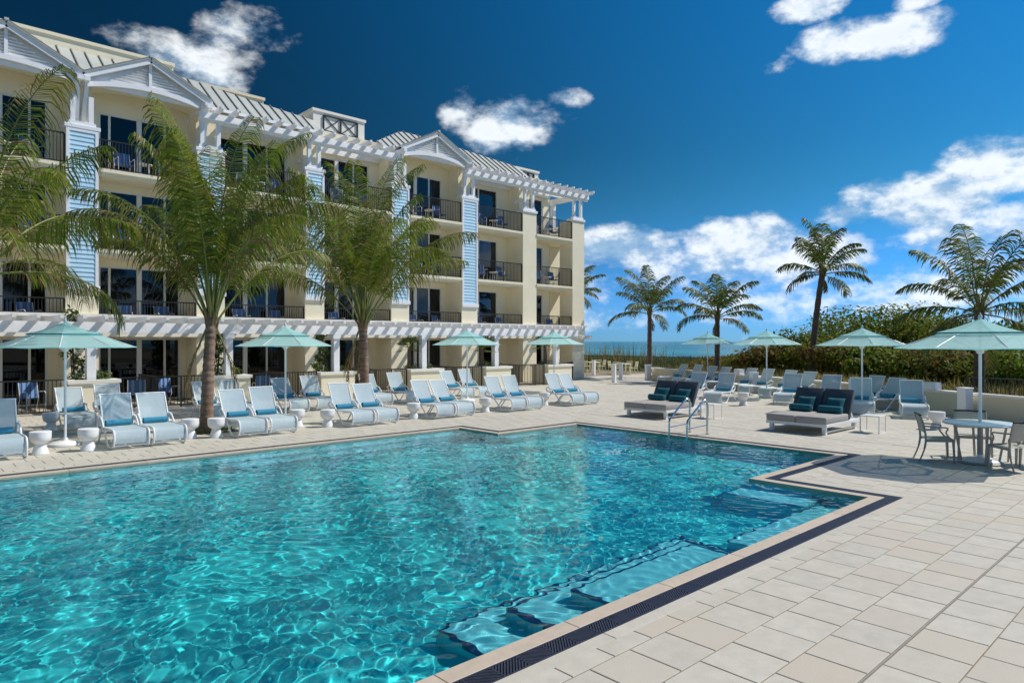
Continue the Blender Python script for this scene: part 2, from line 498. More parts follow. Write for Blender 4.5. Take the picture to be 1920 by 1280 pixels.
# --- ground sheet with the pool left open, running far out on the land side
DX1, DY0, DY1 = 42.0, -14.0, 44.0
ring_out = offset(POOL, 0.66)
HOLE = offset(POOL, 0.354)
xs = sorted({p[0] for p in HOLE}); ys = sorted({p[1] for p in HOLE})
gb = MB(); GZ = -0.0085
GX = [-400.0] + xs + [DX1]; GY = [-400.0] + ys + [400.0]
for i in range(len(GX) - 1):
    for j in range(len(GY) - 1):
        if inside(HOLE, (GX[i] + GX[i + 1]) / 2, (GY[j] + GY[j + 1]) / 2): continue
        gb.add([(GX[i], GY[j], GZ), (GX[i + 1], GY[j], GZ), (GX[i + 1], GY[j + 1], GZ), (GX[i], GY[j + 1], GZ)], [(0, 1, 2, 3)])
ground = tag(gb.build('ground', M['bed']), kind='structure')

# --- dune and beach running down to the sea


def dune_z(x, y):
    w = (x - DX1) / 60.0
    if x < DX1 + 2: base = -0.06 + 0.35 * max(0, (x - DX1)) / 2
    elif x < 56: base = 0.25 + (x - 44) / 12 * 0.15
    elif x < 70: base = 0.40 - (x - 56) / 14 * 0.6
    elif x < 95: base = -0.2 - (x - 70) / 25 * 4.3
    else: base = -4.5
    nz = noise.noise((x * 0.15, y * 0.15, 2)) * 0.5 + noise.noise((x * 0.5, y * 0.5, 8)) * 0.15
    k = 0 if x < DX1 + 0.5 else (1 if x < 66 else max(0.0, 1 - (x - 66) / 10))
    return base + nz * k * 0.45


db = MB()
nxs = [DX1 - 0.3 + i * 1.0 for i in range(56)] + [120.0]
nys = [-300, -200, -140, -100, -70] + [-50 + i * 1.5 for i in range(95)] + [100, 140, 200, 300]
for y in nys:
    for x in nxs: db.v.append((x, y, dune_z(x, y)))
for j in range(len(nys) - 1):
    for i in range(len(nxs) - 1):
        a = j * len(nxs) + i; db.f.append((a, a + 1, a + 1 + len(nxs), a + len(nxs))); db.m.append(1 if nxs[i] > 73 else 0)
dune = tag(db.build('dune', [M['dune'], M['sand']], smooth=60), kind='structure')

wm = bpy.data.materials.new('sea_water'); wm.use_nodes = True
N_, L_ = wm.node_tree.nodes, wm.node_tree.links
b_ = N_['Principled BSDF']; b_.inputs['Roughness'].default_value = 0.22; b_.inputs['IOR'].default_value = 1.33
g_ = N_.new('ShaderNodeNewGeometry'); mp_ = N_.new('ShaderNodeMapping'); mp_.inputs['Scale'].default_value = (0.012, 0.0022, 1)
L_.new(g_.outputs['Position'], mp_.inputs[0])
n_ = N_.new('ShaderNodeTexNoise'); n_.inputs['Scale'].default_value = 1.0; n_.inputs['Detail'].default_value = 6; L_.new(mp_.outputs[0], n_.inputs['Vector'])
r_ = N_.new('ShaderNodeValToRGB'); L_.new(n_.outputs[0], r_.inputs[0])
r_.color_ramp.elements[0].position = 0.3; r_.color_ramp.elements[0].color = (0.000, 0.105, 0.120, 1)
r_.color_ramp.elements[1].position = 0.72; r_.color_ramp.elements[1].color = (0.006, 0.235, 0.235, 1)
L_.new(r_.outputs[0], b_.inputs['Base Color'])
mp2 = N_.new('ShaderNodeMapping'); mp2.inputs['Scale'].default_value = (0.35, 0.12, 1); L_.new(g_.outputs['Position'], mp2.inputs[0])
n2_ = N_.new('ShaderNodeTexNoise'); n2_.inputs['Detail'].default_value = 5; L_.new(mp2.outputs[0], n2_.inputs['Vector'])
bp_ = N_.new('ShaderNodeBump'); bp_.inputs['Strength'].default_value = 0.6; bp_.inputs['Distance'].default_value = 0.5
L_.new(n2_.outputs[0], bp_.inputs['Height']); L_.new(bp_.outputs[0], b_.inputs['Normal'])
sb = MB(); sb.add([(84, -30000, -3.2), (30000, -30000, -3.2), (30000, 30000, -3.2), (84, 30000, -3.2)], [(0, 1, 2, 3)])
sea = tag(sb.build('sea', wm), kind='structure')
M['foam'] = material('foam', (0.8, 0.83, 0.84), 0.8, 0.1, 1)
fb = MB(); rs = random.Random(3)
for k in range(34):
    x = 100 + rs.random() ** 1.5 * 60; y = rs.uniform(-20, 120); L = rs.uniform(5, 22); w = rs.uniform(0.3, 1.1); n = 10; vs = []
    for i in range(n + 1):
        t = i / n; yy = y + L * t; xx = x + math.sin(t * 5 + k) * 0.9; ww = w * math.sin(math.pi * t) * (0.6 + 0.5 * rs.random()) + 0.02
        vs += [(xx - ww, yy, -3.12), (xx, yy, -2.85 + 0.1 * rs.random()), (xx + ww, yy, -3.12)]
    fb.add(vs, [f for i in range(n) for f in ((3 * i, 3 * i + 1, 3 * i + 4, 3 * i + 3), (3 * i + 1, 3 * i + 2, 3 * i + 5, 3 * i + 4))])
tag(fb.build('breaking_waves', M['foam']), kind='stuff')

# --- deck bed, coping, drain grate, border stones
deck = tag(bpy.data.objects.new('pool_deck', None), kind='structure'); COL.objects.link(deck)


def shared_piece(name, mb, mat, parent): return mb.build(name, mat, parent)


cop = tag(bpy.data.objects.new('pool_coping', None), kind='structure'); COL.objects.link(cop)
for q in ring_segments(0.0, 0.165, 1.25, 0.004):
    mb = ztop(q, -0.20, 0.0)
    b = [(p[0], p[1], -0.20) for p in q]
    mb.build('coping_stone', M['coping'], cop)
for q in ring_segments(0.355, 0.485, 1.335, 0.005):
    ztop(q, -0.04, 0.0).build('border_stone', M['paver'], cop)
for q in ring_segments(0.487, 0.658, 0.445, 0.008):
    ztop(q, -0.04, -0.001).build('border_paver', M['paver'], cop)
# gutter under the grate
for q in ring_segments(0.167, 0.353, 60, 0.0):
    MB().add([(p[0], p[1], -0.03) for p in q], [(0, 1, 2, 3)]).build('gutter', M['gutter'], cop)
# grate panels: herringbone bars between two rims, one shared mesh for straight runs


def grate_mesh(L, W):
    mb = MB(); r = 0.012
    mb.box(0, L, 0, r, -0.026, -0.002); mb.box(0, L, W - r, W, -0.026, -0.002); mb.box(0, 0.008, r, W - r, -0.026, -0.002); mb.box(L - 0.008, L, r, W - r, -0.026, -0.002)
    mb.box(L / 2 - 0.006, L / 2 + 0.006, r, W - r, -0.026, -0.002)
    nb = int(L / 2 / 0.026) + 8; hw = W - 2 * r
    for sgn, xa, xb in ((1, 0.01, L / 2 - 0.007), (-1, L / 2 + 0.007, L - 0.01)):
        for k in range(-9, nb + 9):
            c0 = xa + k * 0.028
            # a diagonal bar from y=r to y=W-r with slope sgn*0.9, clipped to [xa,xb]
            def X(y): return c0 + sgn * 0.9 * (y - W / 2)
            y0, y1 = r, W - r
            pts = []
            for y in (y0, y1): pts.append((X(y), y))
            (ax, ay), (bx_, by) = pts
            t0, t1 = 0.0, 1.0; dxx = bx_ - ax
            for lim, s in ((xa, 1), (xb, -1)):
                if abs(dxx) > 1e-9:
                    t = (lim - ax) / dxx
                    if (dxx * s) > 0: t0 = max(t0, t)
                    else: t1 = min(t1, t)
            if t1 - t0 < 0.06: continue
            p = (ax + dxx * t0, ay + (by - ay) * t0, -0.013); q = (ax + dxx * t1, ay + (by - ay) * t1, -0.013)
            mb.bar(p, q, 0.013, 0.02)
    return mb


GW = 0.182
GME = grate_mesh(0.5, GW).mesh('drain_grate', M['grate'])
A1 = offset(POOL, 0.169); B1 = offset(POOL, 0.351)
for i in range(len(POOL)):
    a, b = A1[i], A1[(i + 1) % len(POOL)]
    L = math.dist(a, b); ang = math.atan2(b[1] - a[1], b[0] - a[0])
    n0, n1 = POOL[i - 1], POOL[(i + 2) % len(POOL)]
    ext = lambda p, q, r_: (q[0] - p[0]) * (r_[1] - q[1]) - (q[1] - p[1]) * (r_[0] - q[0]) > 0
    e0 = GW if ext(POOL[i - 1], POOL[i], POOL[(i + 1) % len(POOL)]) else 0.0
    s0 = 0.0; s1 = L + (GW if ext(POOL[i], POOL[(i + 1) % len(POOL)], POOL[(i + 2) % len(POOL)]) else 0.0)
    if not ext(POOL[i - 1], POOL[i], POOL[(i + 1) % len(POOL)]): s0 = GW
    k = max(1, round((s1 - s0) / 0.5)); step = (s1 - s0) / k
    me = GME
    for j in range(k):
        t = s0 + j * step
        # grate local y runs 0..W outwards: outwards is to the right of travel, so mirror by turning 180 degrees
        ex, ey = a[0] + math.cos(ang) * (t + step) , a[1] + math.sin(ang) * (t + step)
        o = link('drain_grate', me, cop, (ex, ey, 0), ang + math.pi)
        o.scale = ((step - 0.004) / 0.5, 1, 1)

# slot drains set into the paving, a constant distance from the pool
SLOT = [(-8, 1.75), (12.65, 1.75), (12.65, 3.42), (16.2, 3.42), (16.2, 14.6), (13.25, 14.6), (13.25, 16.2)]
slot_rects = []
for i in range(len(SLOT) - 1):
    (x0, y0), (x1, y1) = SLOT[i], SLOT[i + 1]; h = 0.008
    slot_rects.append((min(x0, x1) - h, min(y0, y1) - h, max(x0, x1) + h, max(y0, y1) + h))
slot_rects.append((12.65 - .008, -9, 12.65 + .008, 1.75 - .008))
for i, r in enumerate(slot_rects):
    MB().box(r[0] + .003, r[2] - .003, r[1] + .003, r[3] - .003, -0.04, -0.004 - 0.0003 * i).build('slot_drain', M['slot'], deck)

# --- pavers


def proj(x, y, z=0.0):
    dp = x * fx + y * fy; l = x * fy - y * fx
    if dp < 0.3: return None
    return 960 + FPX * l / dp, 640.5 - FPX * (z - CAMH) / dp, dp


def rects_of(poly):
    X = sorted({p[0] for p in poly}); Y = sorted({p[1] for p in poly}); out = []
    for i in range(len(X) - 1):
        col = [j for j in range(len(Y) - 1) if inside(poly, (X[i] + X[i + 1]) / 2, (Y[j] + Y[j + 1]) / 2)]
        if col: out.append((X[i], Y[col[0]], X[i + 1], Y[col[-1] + 1]))
    return out


PIT = [(5.45, 17.25, 6.65, 18.45), (11.45, 19.75, 12.65, 20.95)]      # planting holes of the two terrace palms
excl = rects_of(offset(POOL, 0.663)) + slot_rects + PIT
PX_, PY_ = 0.445, 0.445
rows = []
y = 1.76
pav = []
ROWS = [(3.12 - 0.22, 3.12)]
yy = 2.90
edges_y = []
k0 = -30
for k in range(-30, 100):
    y0 = 1.75 + k * PY_
    if y0 > 28.7: break
    y1 = y0 + PY_
    off = (k % 2) * PX_ / 2
    for i in range(-22, 96):
        x0 = i * PX_ + off + 0.02; x1 = x0 + PX_
        if x0 > DX1 - 0.3: continue
        if y1 > 27.4 and x0 < 31.6: continue
        c = proj((x0 + x1) / 2, (y0 + y1) / 2)
        if c is None or c[0] < -700 or c[0] > 2700 or c[1] > 1900: continue
        pav.append((x0, y0, x1, y1))
for k in range(0, 30):          # far corner of the terrace beyond the building
    for i in range(-4, 26):
        pass
big = []; rest = MB(); gap = 0.0045
cand = []
for r in pav:
    cell = [r]
    touched = False
    for e in excl:
        nxt = []
        for c in cell:
            q = sub_rect(c, e); nxt += q
            if q != [c]: touched = True
        cell = nxt
    for c in cell:
        if c[2] - c[0] < 0.03 or c[3] - c[1] < 0.03: continue
        q = proj((c[0] + c[2]) / 2, (c[1] + c[3]) / 2)
        if q is None: continue
        area = (c[2] - c[0]) * (c[3] - c[1]) * (FPX / q[2]) ** 2 * CAMH / q[2]
        vis = -40 < q[0] < 1960 and q[1] < 1340
        cand.append((area if vis else 0, c, touched))
cand.sort(key=lambda t: -t[0])
full_me = None
rp = random.Random(11)
for n, (area, c, touched) in enumerate(cand):
    q = [(c[0] + gap, c[1] + gap), (c[2] - gap, c[1] + gap), (c[2] - gap, c[3] - gap), (c[0] + gap, c[3] - gap)]
    dzp = rp.uniform(-0.0022, 0.0)
    if n < 300:
        if not touched:
            if full_me is None:
                h = PX_ / 2 - gap
                full_me = ztop([(-h, -h), (h, -h), (h, h), (-h, h)], -0.035, 0.0).mesh('paver', M['paver'])
            link('paver', full_me, deck, ((c[0] + c[2]) / 2, (c[1] + c[3]) / 2, dzp))
        else:
            mx_, my_ = (c[0] + c[2]) / 2, (c[1] + c[3]) / 2
            me = ztop([(p[0] - mx_, p[1] - my_) for p in q], -0.035, 0.0).mesh('paver', M['paver'])
            link('paver', me, deck, (mx_, my_, dzp))
    else:
        ztop(q, -0.035, dzp, rest)
o = rest.build('paver_field', M['paver'], deck); o['kind'] = 'stuff'

# --- pool shell
PD = -1.15
shell = tag(bpy.data.objects.new('pool_basin', None), kind='structure'); COL.objects.link(shell)
recv = []
mb = MB()
for r in rects_of(offset(POOL, 0.02)):
    mb.add([(r[0], r[1], PD), (r[2], r[1], PD), (r[2], r[3], PD), (r[0], r[3], PD)], [(0, 1, 2, 3)])
recv.append(mb.build('pool_floor', M['plaster'], shell))
mb = MB(); n = len(POOL)
for i in range(n):
    a, b = POOL[i], POOL[(i + 1) % n]
    mb.add([(a[0], a[1], PD), (b[0], b[1], PD), (b[0], b[1], -0.19), (a[0], a[1], -0.19)], [(3, 2, 1, 0)])
recv.append(mb.build('pool_wall', M['plaster'], shell))


def step(x0, x1, y0, y1, zt, edges):
    """an underwater step or ledge with a dark tile nosing on the edges in 'edges'"""
    s = MB().box(x0, x1, y0, y1, PD, zt).build('pool_step', M['steptint'], shell)
    recv.append(s)
    w = 0.045; v = 0.022
    e = MB()
    if 'N' in edges: e.box(x0, x1, y1 - v, y1 + .004, zt - v, zt + .004)
    if 'S' in edges: e.box(x0, x1, y0 - .004, y0 + v, zt - v, zt + .004)
    if 'W' in edges: e.box(x0 - .004, x0 + w, y0 + (v if 'S' in edges else 0), y1 - (v if 'N' in edges else 0), zt - w, zt + .004)
    if 'E' in edges: e.box(x1 - w, x1 + .004, y0 + (v if 'S' in edges else 0), y1 - (v if 'N' in edges else 0), zt - w, zt + .004)
    ne = e.build('step_nosing', M['navy'], s); recv.append(ne)


step(-5, 10.5, 3.75, 3.98, -0.50, 'N')                 # narrow toe ledge along the near side
step(3.72, 7.6, 3.985, 5.02, -0.86, 'NWE')             # three steps, each shorter than the one below
step(4.32, 7.3, 3.985, 4.74, -0.60, 'NWE')
step(4.90, 7.0, 3.985, 4.46, -0.34, 'NWE')
step(7.62, 10.49, 3.985, 4.35, -0.55, 'N')
step(9.7, 10.495, 4.36, 5.6, -0.40, 'NW')
step(-5, 11.09, 13.55, 13.99, -0.45, 'S')
step(5.0, 9.3, 13.1, 13.545, -0.75, 'SWE')
step(11.2, 12.6, 12.1, 12.49, -0.45, 'SWE')

# --- water: a rippled sheet that refracts the basin and focuses the sun on its floor
RIP = random.Random(5)
WAVES = []
for lam, amp, cnt in ((2.6, .0004, 3), (1.3, .0003, 3), (0.62, .00030, 5), (0.31, .00046, 10), (0.20, .00042, 14), (0.135, .00023, 14)):
    for _ in range(cnt):
        th = RIP.uniform(0, math.pi * 2); k = 2 * math.pi / (lam * RIP.uniform(0.8, 1.25))
        WAVES.append((k * math.cos(th), k * math.sin(th), RIP.uniform(0, 6.28), amp))
import numpy as np
st = 0.024
gx = np.arange(-5.02, 14.05, st); gy = np.arange(3.73, 14.05, st)
XX, YY = np.meshgrid(gx, gy)
# warp the coordinates a little so that no wave train runs dead straight
WX = XX + 0.22 * np.sin(YY * 1.7 + 0.6 * np.sin(XX * 1.1)) + 0.10 * np.sin(YY * 4.3 + XX * 1.9)
WY = YY + 0.22 * np.sin(XX * 1.5 + 0.7 * np.sin(YY * 1.3)) + 0.10 * np.sin(XX * 4.7 - YY * 2.1)
ZZ = np.zeros_like(XX)
for kx, ky, ph, am in WAVES: ZZ += am * np.sin(kx * WX + ky * WY + ph)
ZZ += -0.035
NXW = len(gx)
wv = np.stack([XX.ravel(), YY.ravel(), ZZ.ravel()], 1)
PO = offset(POOL, 0.018)
cxs, cys = gx[:-1] + st / 2, gy[:-1] + st / 2
rl = rects_of(PO)
CX, CY = np.meshgrid(cxs, cys)
keep = np.zeros(CX.shape, bool)
for r in rl: keep |= (CX > r[0]) & (CX < r[2]) & (CY > r[1]) & (CY < r[3])
jj, ii = np.nonzero(keep)
a = jj * NXW + ii
faces = np.stack([a, a + 1, a + 1 + NXW, a + NXW], 1)
used = np.unique(faces); remap = -np.ones(len(wv), int); remap[used] = np.arange(len(used))
wme = bpy.data.meshes.new('pool_water')
wme.from_pydata(wv[used].tolist(), [], remap[faces].tolist())
wme.polygons.foreach_set('use_smooth', [True] * len(wme.polygons))
wat = bpy.data.materials.new('pool_water'); wat.use_nodes = True
nt = wat.node_tree; nt.nodes.clear()
out = nt.nodes.new('ShaderNodeOutputMaterial'); gl = nt.nodes.new('ShaderNodeBsdfGlass')
gl.inputs['IOR'].default_value = 1.33; gl.inputs['Roughness'].default_value = 0.0; gl.inputs['Color'].default_value = (0.78, 0.98, 1.0, 1)
nt.links.new(gl.outputs[0], out.inputs[0])
wme.materials.append(wat)
water = tag(link('pool_water', wme), kind='structure')
water.cycles.is_caustics_caster = True
for o in recv: o.cycles.is_caustics_receiver = True

# ================================================================== the hotel building
FY, BY = 27.5, 28.8                       # plane of the piers, plane of the door walls
FL = [0.0, 2.67, 5.50, 8.33]              # floor levels
TOPZ = 11.15
PIERS = [(0.3, 1.35), (4.66, 5.65), (8.94, 10.0), (13.38, 14.27), (17.71, 18.71), (21.95, 23.0), (26.3, 27.36), (30.4, 31.45)]
DOORS = {0: (1.7, 4.35), 1: (5.9, 8.75), 2: (10.2, 13.15), 3: (14.5, 17.3), 4: (18.95, 21.65), 5: (23.2, 25.55), 6: (27.6, 29.2)}
ORD = {6: 'open corner bay at sea end', 5: 'second bay from sea end', 4: 'third bay from sea end', 3: 'fourth bay from sea end',
       2: 'fifth bay from sea end', 1: 'sixth bay from sea end', 0: 'seventh bay from sea end'}
FLN = ['ground-floor', 'second-floor', 'third-floor', 'top-floor']
hotel = wthing('hotel_building', 'long cream four-storey hotel with blue sided piers, gables and balconies', 'building', (16.0, 33.0, 0.0))


def hp(mb, name, mat, parent=None, **k): return mb.build(name, mat, parent or hotel, **k)


# glass: dark tinted panes that still let the room behind show
gm_ = bpy.data.materials.new('tinted_glass'); gm_.use_nodes = True
N_, L_ = gm_.node_tree.nodes, gm_.node_tree.links; N_.clear()
o_ = N_.new('ShaderNodeOutputMaterial'); tr_ = N_.new('ShaderNodeBsdfTransparent'); tr_.inputs[0].default_value = (0.30, 0.33, 0.36, 1)
gl_ = N_.new('ShaderNodeBsdfGlossy'); gl_.inputs['Roughness'].default_value = 0.015; gl_.inputs[0].default_value = (0.9, 0.95, 1.0, 1)
fr_ = N_.new('ShaderNodeFresnel'); fr_.inputs[0].default_value = 1.48; ms_ = N_.new('ShaderNodeMixShader')
L_.new(fr_.outputs[0], ms_.inputs[0]); L_.new(tr_.outputs[0], ms_.inputs[1]); L_.new(gl_.outputs[0], ms_.inputs[2]); L_.new(ms_.outputs[0], o_.inputs[0])
M['glass'] = gm_

# --- rear mass (closed body behind the rooms)
hp(MB().box(-14, 29.75, 30.35, 41, 0, 12.0), 'wall', M['cream'])
hp(MB().box(-14, 0.29, BY, 30.34, 0, 11.3), 'wall', M['cream'])

# --- door walls, rooms, doors
for fl in range(4):
    z0 = FL[fl]; zt = FL[fl + 1] - 0.23 if fl < 3 else 11.9
    dz1 = z0 + 2.38
    for bay in range(7):
        xa = (PIERS[bay][0] + PIERS[bay][1]) / 2 if bay else 0.3
        xb = (PIERS[bay + 1][0] + PIERS[bay + 1][1]) / 2 if bay < 6 else 29.75
        d0, d1 = DOORS[bay]
        w = MB()
        w.box(xa, d0, BY, BY + 0.2, z0, zt); w.box(d1, xb, BY, BY + 0.2, z0, zt); w.box(d0, d1, BY, BY + 0.2, dz1, zt)
        hp(w, 'wall', M['cream'])
        # room behind: an open box
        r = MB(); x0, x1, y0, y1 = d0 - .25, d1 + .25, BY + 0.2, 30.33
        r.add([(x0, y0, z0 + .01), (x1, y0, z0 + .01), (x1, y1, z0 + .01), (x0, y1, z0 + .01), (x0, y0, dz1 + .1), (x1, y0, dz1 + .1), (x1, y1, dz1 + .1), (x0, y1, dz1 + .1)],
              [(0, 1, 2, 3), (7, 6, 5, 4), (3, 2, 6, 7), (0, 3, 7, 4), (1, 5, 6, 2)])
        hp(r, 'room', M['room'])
        # sliding door
        door = hp(MB().box(d0, d1, BY + .02, BY + .14, dz1 - .07, dz1), 'sliding_door', M['frame'])
        MB().box(d0, d1, BY + .02, BY + .14, z0, z0 + .06).build('door_track', M['frame'], door)
        wd = d1 - d0
        if bay in (0, 1): cuts = [0, .13, .48, .80, 1.0]; wide = 2
        elif bay in (2, 3, 4): cuts = [0, .38, .70, 1.0]; wide = 1
        else: cuts = [0, .42, 1.0]; wide = 9
        for k, c in enumerate(cuts):
            fm = MB()
            hw = .085 if k == wide else .038
            cx = d0 + wd * c; cx = min(max(cx, d0 + hw), d1 - hw)
            fm.box(cx - hw, cx + hw, BY - .01 if k == wide else BY + .03, BY + .13, z0 + .06, dz1 - .07)
            fm.build('stile', M['frame'], door)
        for k in range(len(cuts) - 1):
            px0, px1 = d0 + wd * cuts[k] + .03, d0 + wd * cuts[k + 1] - .03
            yy = BY + (.06 if k % 2 else .085)
            MB().box(px0, px1, yy, yy + .008, z0 + .06, dz1 - .07).build('pane', M['glass'], door)
        rc = random.Random(bay * 7 + fl * 31)
        cu = MB(); cx0 = d0 + wd * (0.62 + .1 * rc.random()); cx1 = d1 - .03; n = 26
        vs = []
        for i in range(n + 1):
            x = cx0 + (cx1 - cx0) * i / n; yv = BY + .34 + .045 * math.sin(i * 2.1 + bay) + .02 * math.sin(i * .9)
            vs += [(x, yv, z0 + .03), (x, yv, dz1 - .02)]
        cu.add(vs, [(2 * i, 2 * i + 2, 2 * i + 3, 2 * i + 1) for i in range(n)])
        cu.build('curtain', M['curtain'], door, smooth=80)

# --- piers, partition walls, cladding
for i, (a, b) in enumerate(PIERS):
    clad = 1 <= i <= 5 or i == 0
    topz = 9.60 if clad else 9.48
    y1 = BY - 0.003 if i < 7 else FY + 1.05
    hp(MB().box(a, b, FY, y1, 0, topz), 'pier', M['cream'])
    if i < 7:
        hp(MB().box(a + .12, b - .12, FY + .45, BY - .003, topz + .0, 11.55), 'partition_wall', M['cream'])
    # cap
    hp(MB().box(a - .05, b + .05, FY - .06, FY + .44, topz + .002, topz + .14), 'pier_cap', M['white'], bevel=.012)
    if clad:
        pan = hp(MB().box(a + .01, a + .11, FY - .045, FY - .002, 4.20, topz).box(b - .11, b - .01, FY - .045, FY - .002, 4.20, topz)
                 .box(a + .11, b - .11, FY - .045, FY - .002, topz - .10, topz), 'siding_panel', M['white'])
        MB().box(a - .03, b + .03, FY - .085, FY - .002, 4.02, 4.19).build('sill_band', M['white'], pan, bevel=.012)
        n = 34; hgt = (topz - .10 - 4.20) / n
        pm_ = None
        for k in range(n):
            zz = 4.20 + k * hgt
            mb = MB().add([(a + .111, FY - .034, 0), (b - .111, FY - .034, 0), (b - .111, FY - .008, hgt), (a + .111, FY - .008, hgt), (a + .111, FY - .002, 0), (b - .111, FY - .002, 0), (b - .111, FY - .002, hgt), (a + .111, FY - .002, hgt)],
                          [(0, 1, 2, 3), (1, 0, 4, 5), (3, 2, 6, 7)])
            if pm_ is None: pm_ = mb.mesh('plank', M['siding'], origin=hotel['_w'])
            link('plank', pm_, pan, (0, 0, zz))
    # white posts carrying the upper pergola
    xs_ = (a + .22, b - .22)
    if i in (1, 2, 3, 4, 5, 6, 7, 0):
        for x in xs_:
            hp(MB().box(x - .075, x + .075, FY + .02, FY + .17, topz + .14, 10.78), 'post', M['white'])
        hp(MB().box(xs_[0] - .14, xs_[1] + .14, FY - .01, FY + .20, topz + .141, topz + .26), 'post_base', M['white'])
# corner pier at the back of the open terrace and edge beams
hp(MB().box(30.45, 31.4, 29.45, 29.75, 0, 9.40), 'pier', M['cream'])
hp(MB().box(30.75, 31.0, 29.45, 29.68, 9.401, 10.8), 'post', M['white'])

# --- floor slabs and balcony edges
for fl in (1, 2, 3):
    z = FL[fl]
    hp(MB().box(0.3, 29.75, BY - .002, 30.34, z - .23, z - .002), 'floor_slab', M['creamcap'])
    for bay in range(7):
        xa, xb = PIERS[bay][1] + .002, PIERS[bay + 1][0] - .002
        y1 = BY - .004 if bay < 6 else 29.9
        s = MB().box(xa, xb, FY + .03, y1, z - .21, z)
        s.box(xa, xb, FY - .05, FY + .0295, z - .10, z + .02)
        sl = hp(s, 'balcony_slab', M['cream'])
        if fl == 1:      # solid curb below the second-floor rail
            hp(MB().box(xa, xb, FY + .02, FY + .20, z + .021, 3.18), 'balcony_curb', M['cream'])
    if fl in (2, 3):
        hp(MB().box(30.4, 31.45, FY + 1.052, 29.44, z - .21, z), 'balcony_slab', M['cream'])
# second-floor band and ledge along the whole front
hp(MB().box(0.29, 31.47, FY - .06, FY - .001, 2.42, 3.10).box(0.29, 31.52, FY - .14, FY + .03, 3.102, 3.21), 'ledge', M['creamcap'])
hp(MB().box(27.37, 31.8, FY - .32, FY - .062, 2.40, 2.60).box(31.47, 31.8, FY - .06, 29.8, 2.40, 2.60), 'canopy_edge', M['creamcap'])


def railing(x0, y0, x1, y1, z, h, parent, name='railing', gap=.105, mat='rail', bot=.08):
    mb = MB(); L = math.hypot(x1 - x0, y1 - y0); ux, uy = (x1 - x0) / L, (y1 - y0) / L
    mb.bar((x0, y0, z + h - .02), (x1, y1, z + h - .02), .05, .04); mb.bar((x0, y0, z + bot), (x1, y1, z + bot), .035, .03)
    n = max(2, round(L / gap))
    for i in range(n + 1):
        t = L * i / n; x, y = x0 + ux * t, y0 + uy * t
        end = i in (0, n) or (i % max(2, round(1.9 / gap)) == 0)
        w = .045 if end else .018
        mb.bar((x, y, z + (0 if end else bot)), (x, y, z + h - .03), w, w, up=(ux, uy, 0))
    return mb.build(name, M[mat], parent)


for fl in (1, 2, 3):
    z = FL[fl]; h = 1.07
    for bay in range(7):
        xa, xb = PIERS[bay][1] + .03, PIERS[bay + 1][0] - .03
        if fl == 1: railing(xa, FY + .10, xb, FY + .10, 3.185, .56, hotel, bot=.05)
        else: railing(xa, FY + .08, xb, FY + .08, z + .005, h, hotel)
    railing(31.3, FY + 1.1, 31.3, 29.42, z + .005, h, hotel)

# --- gables


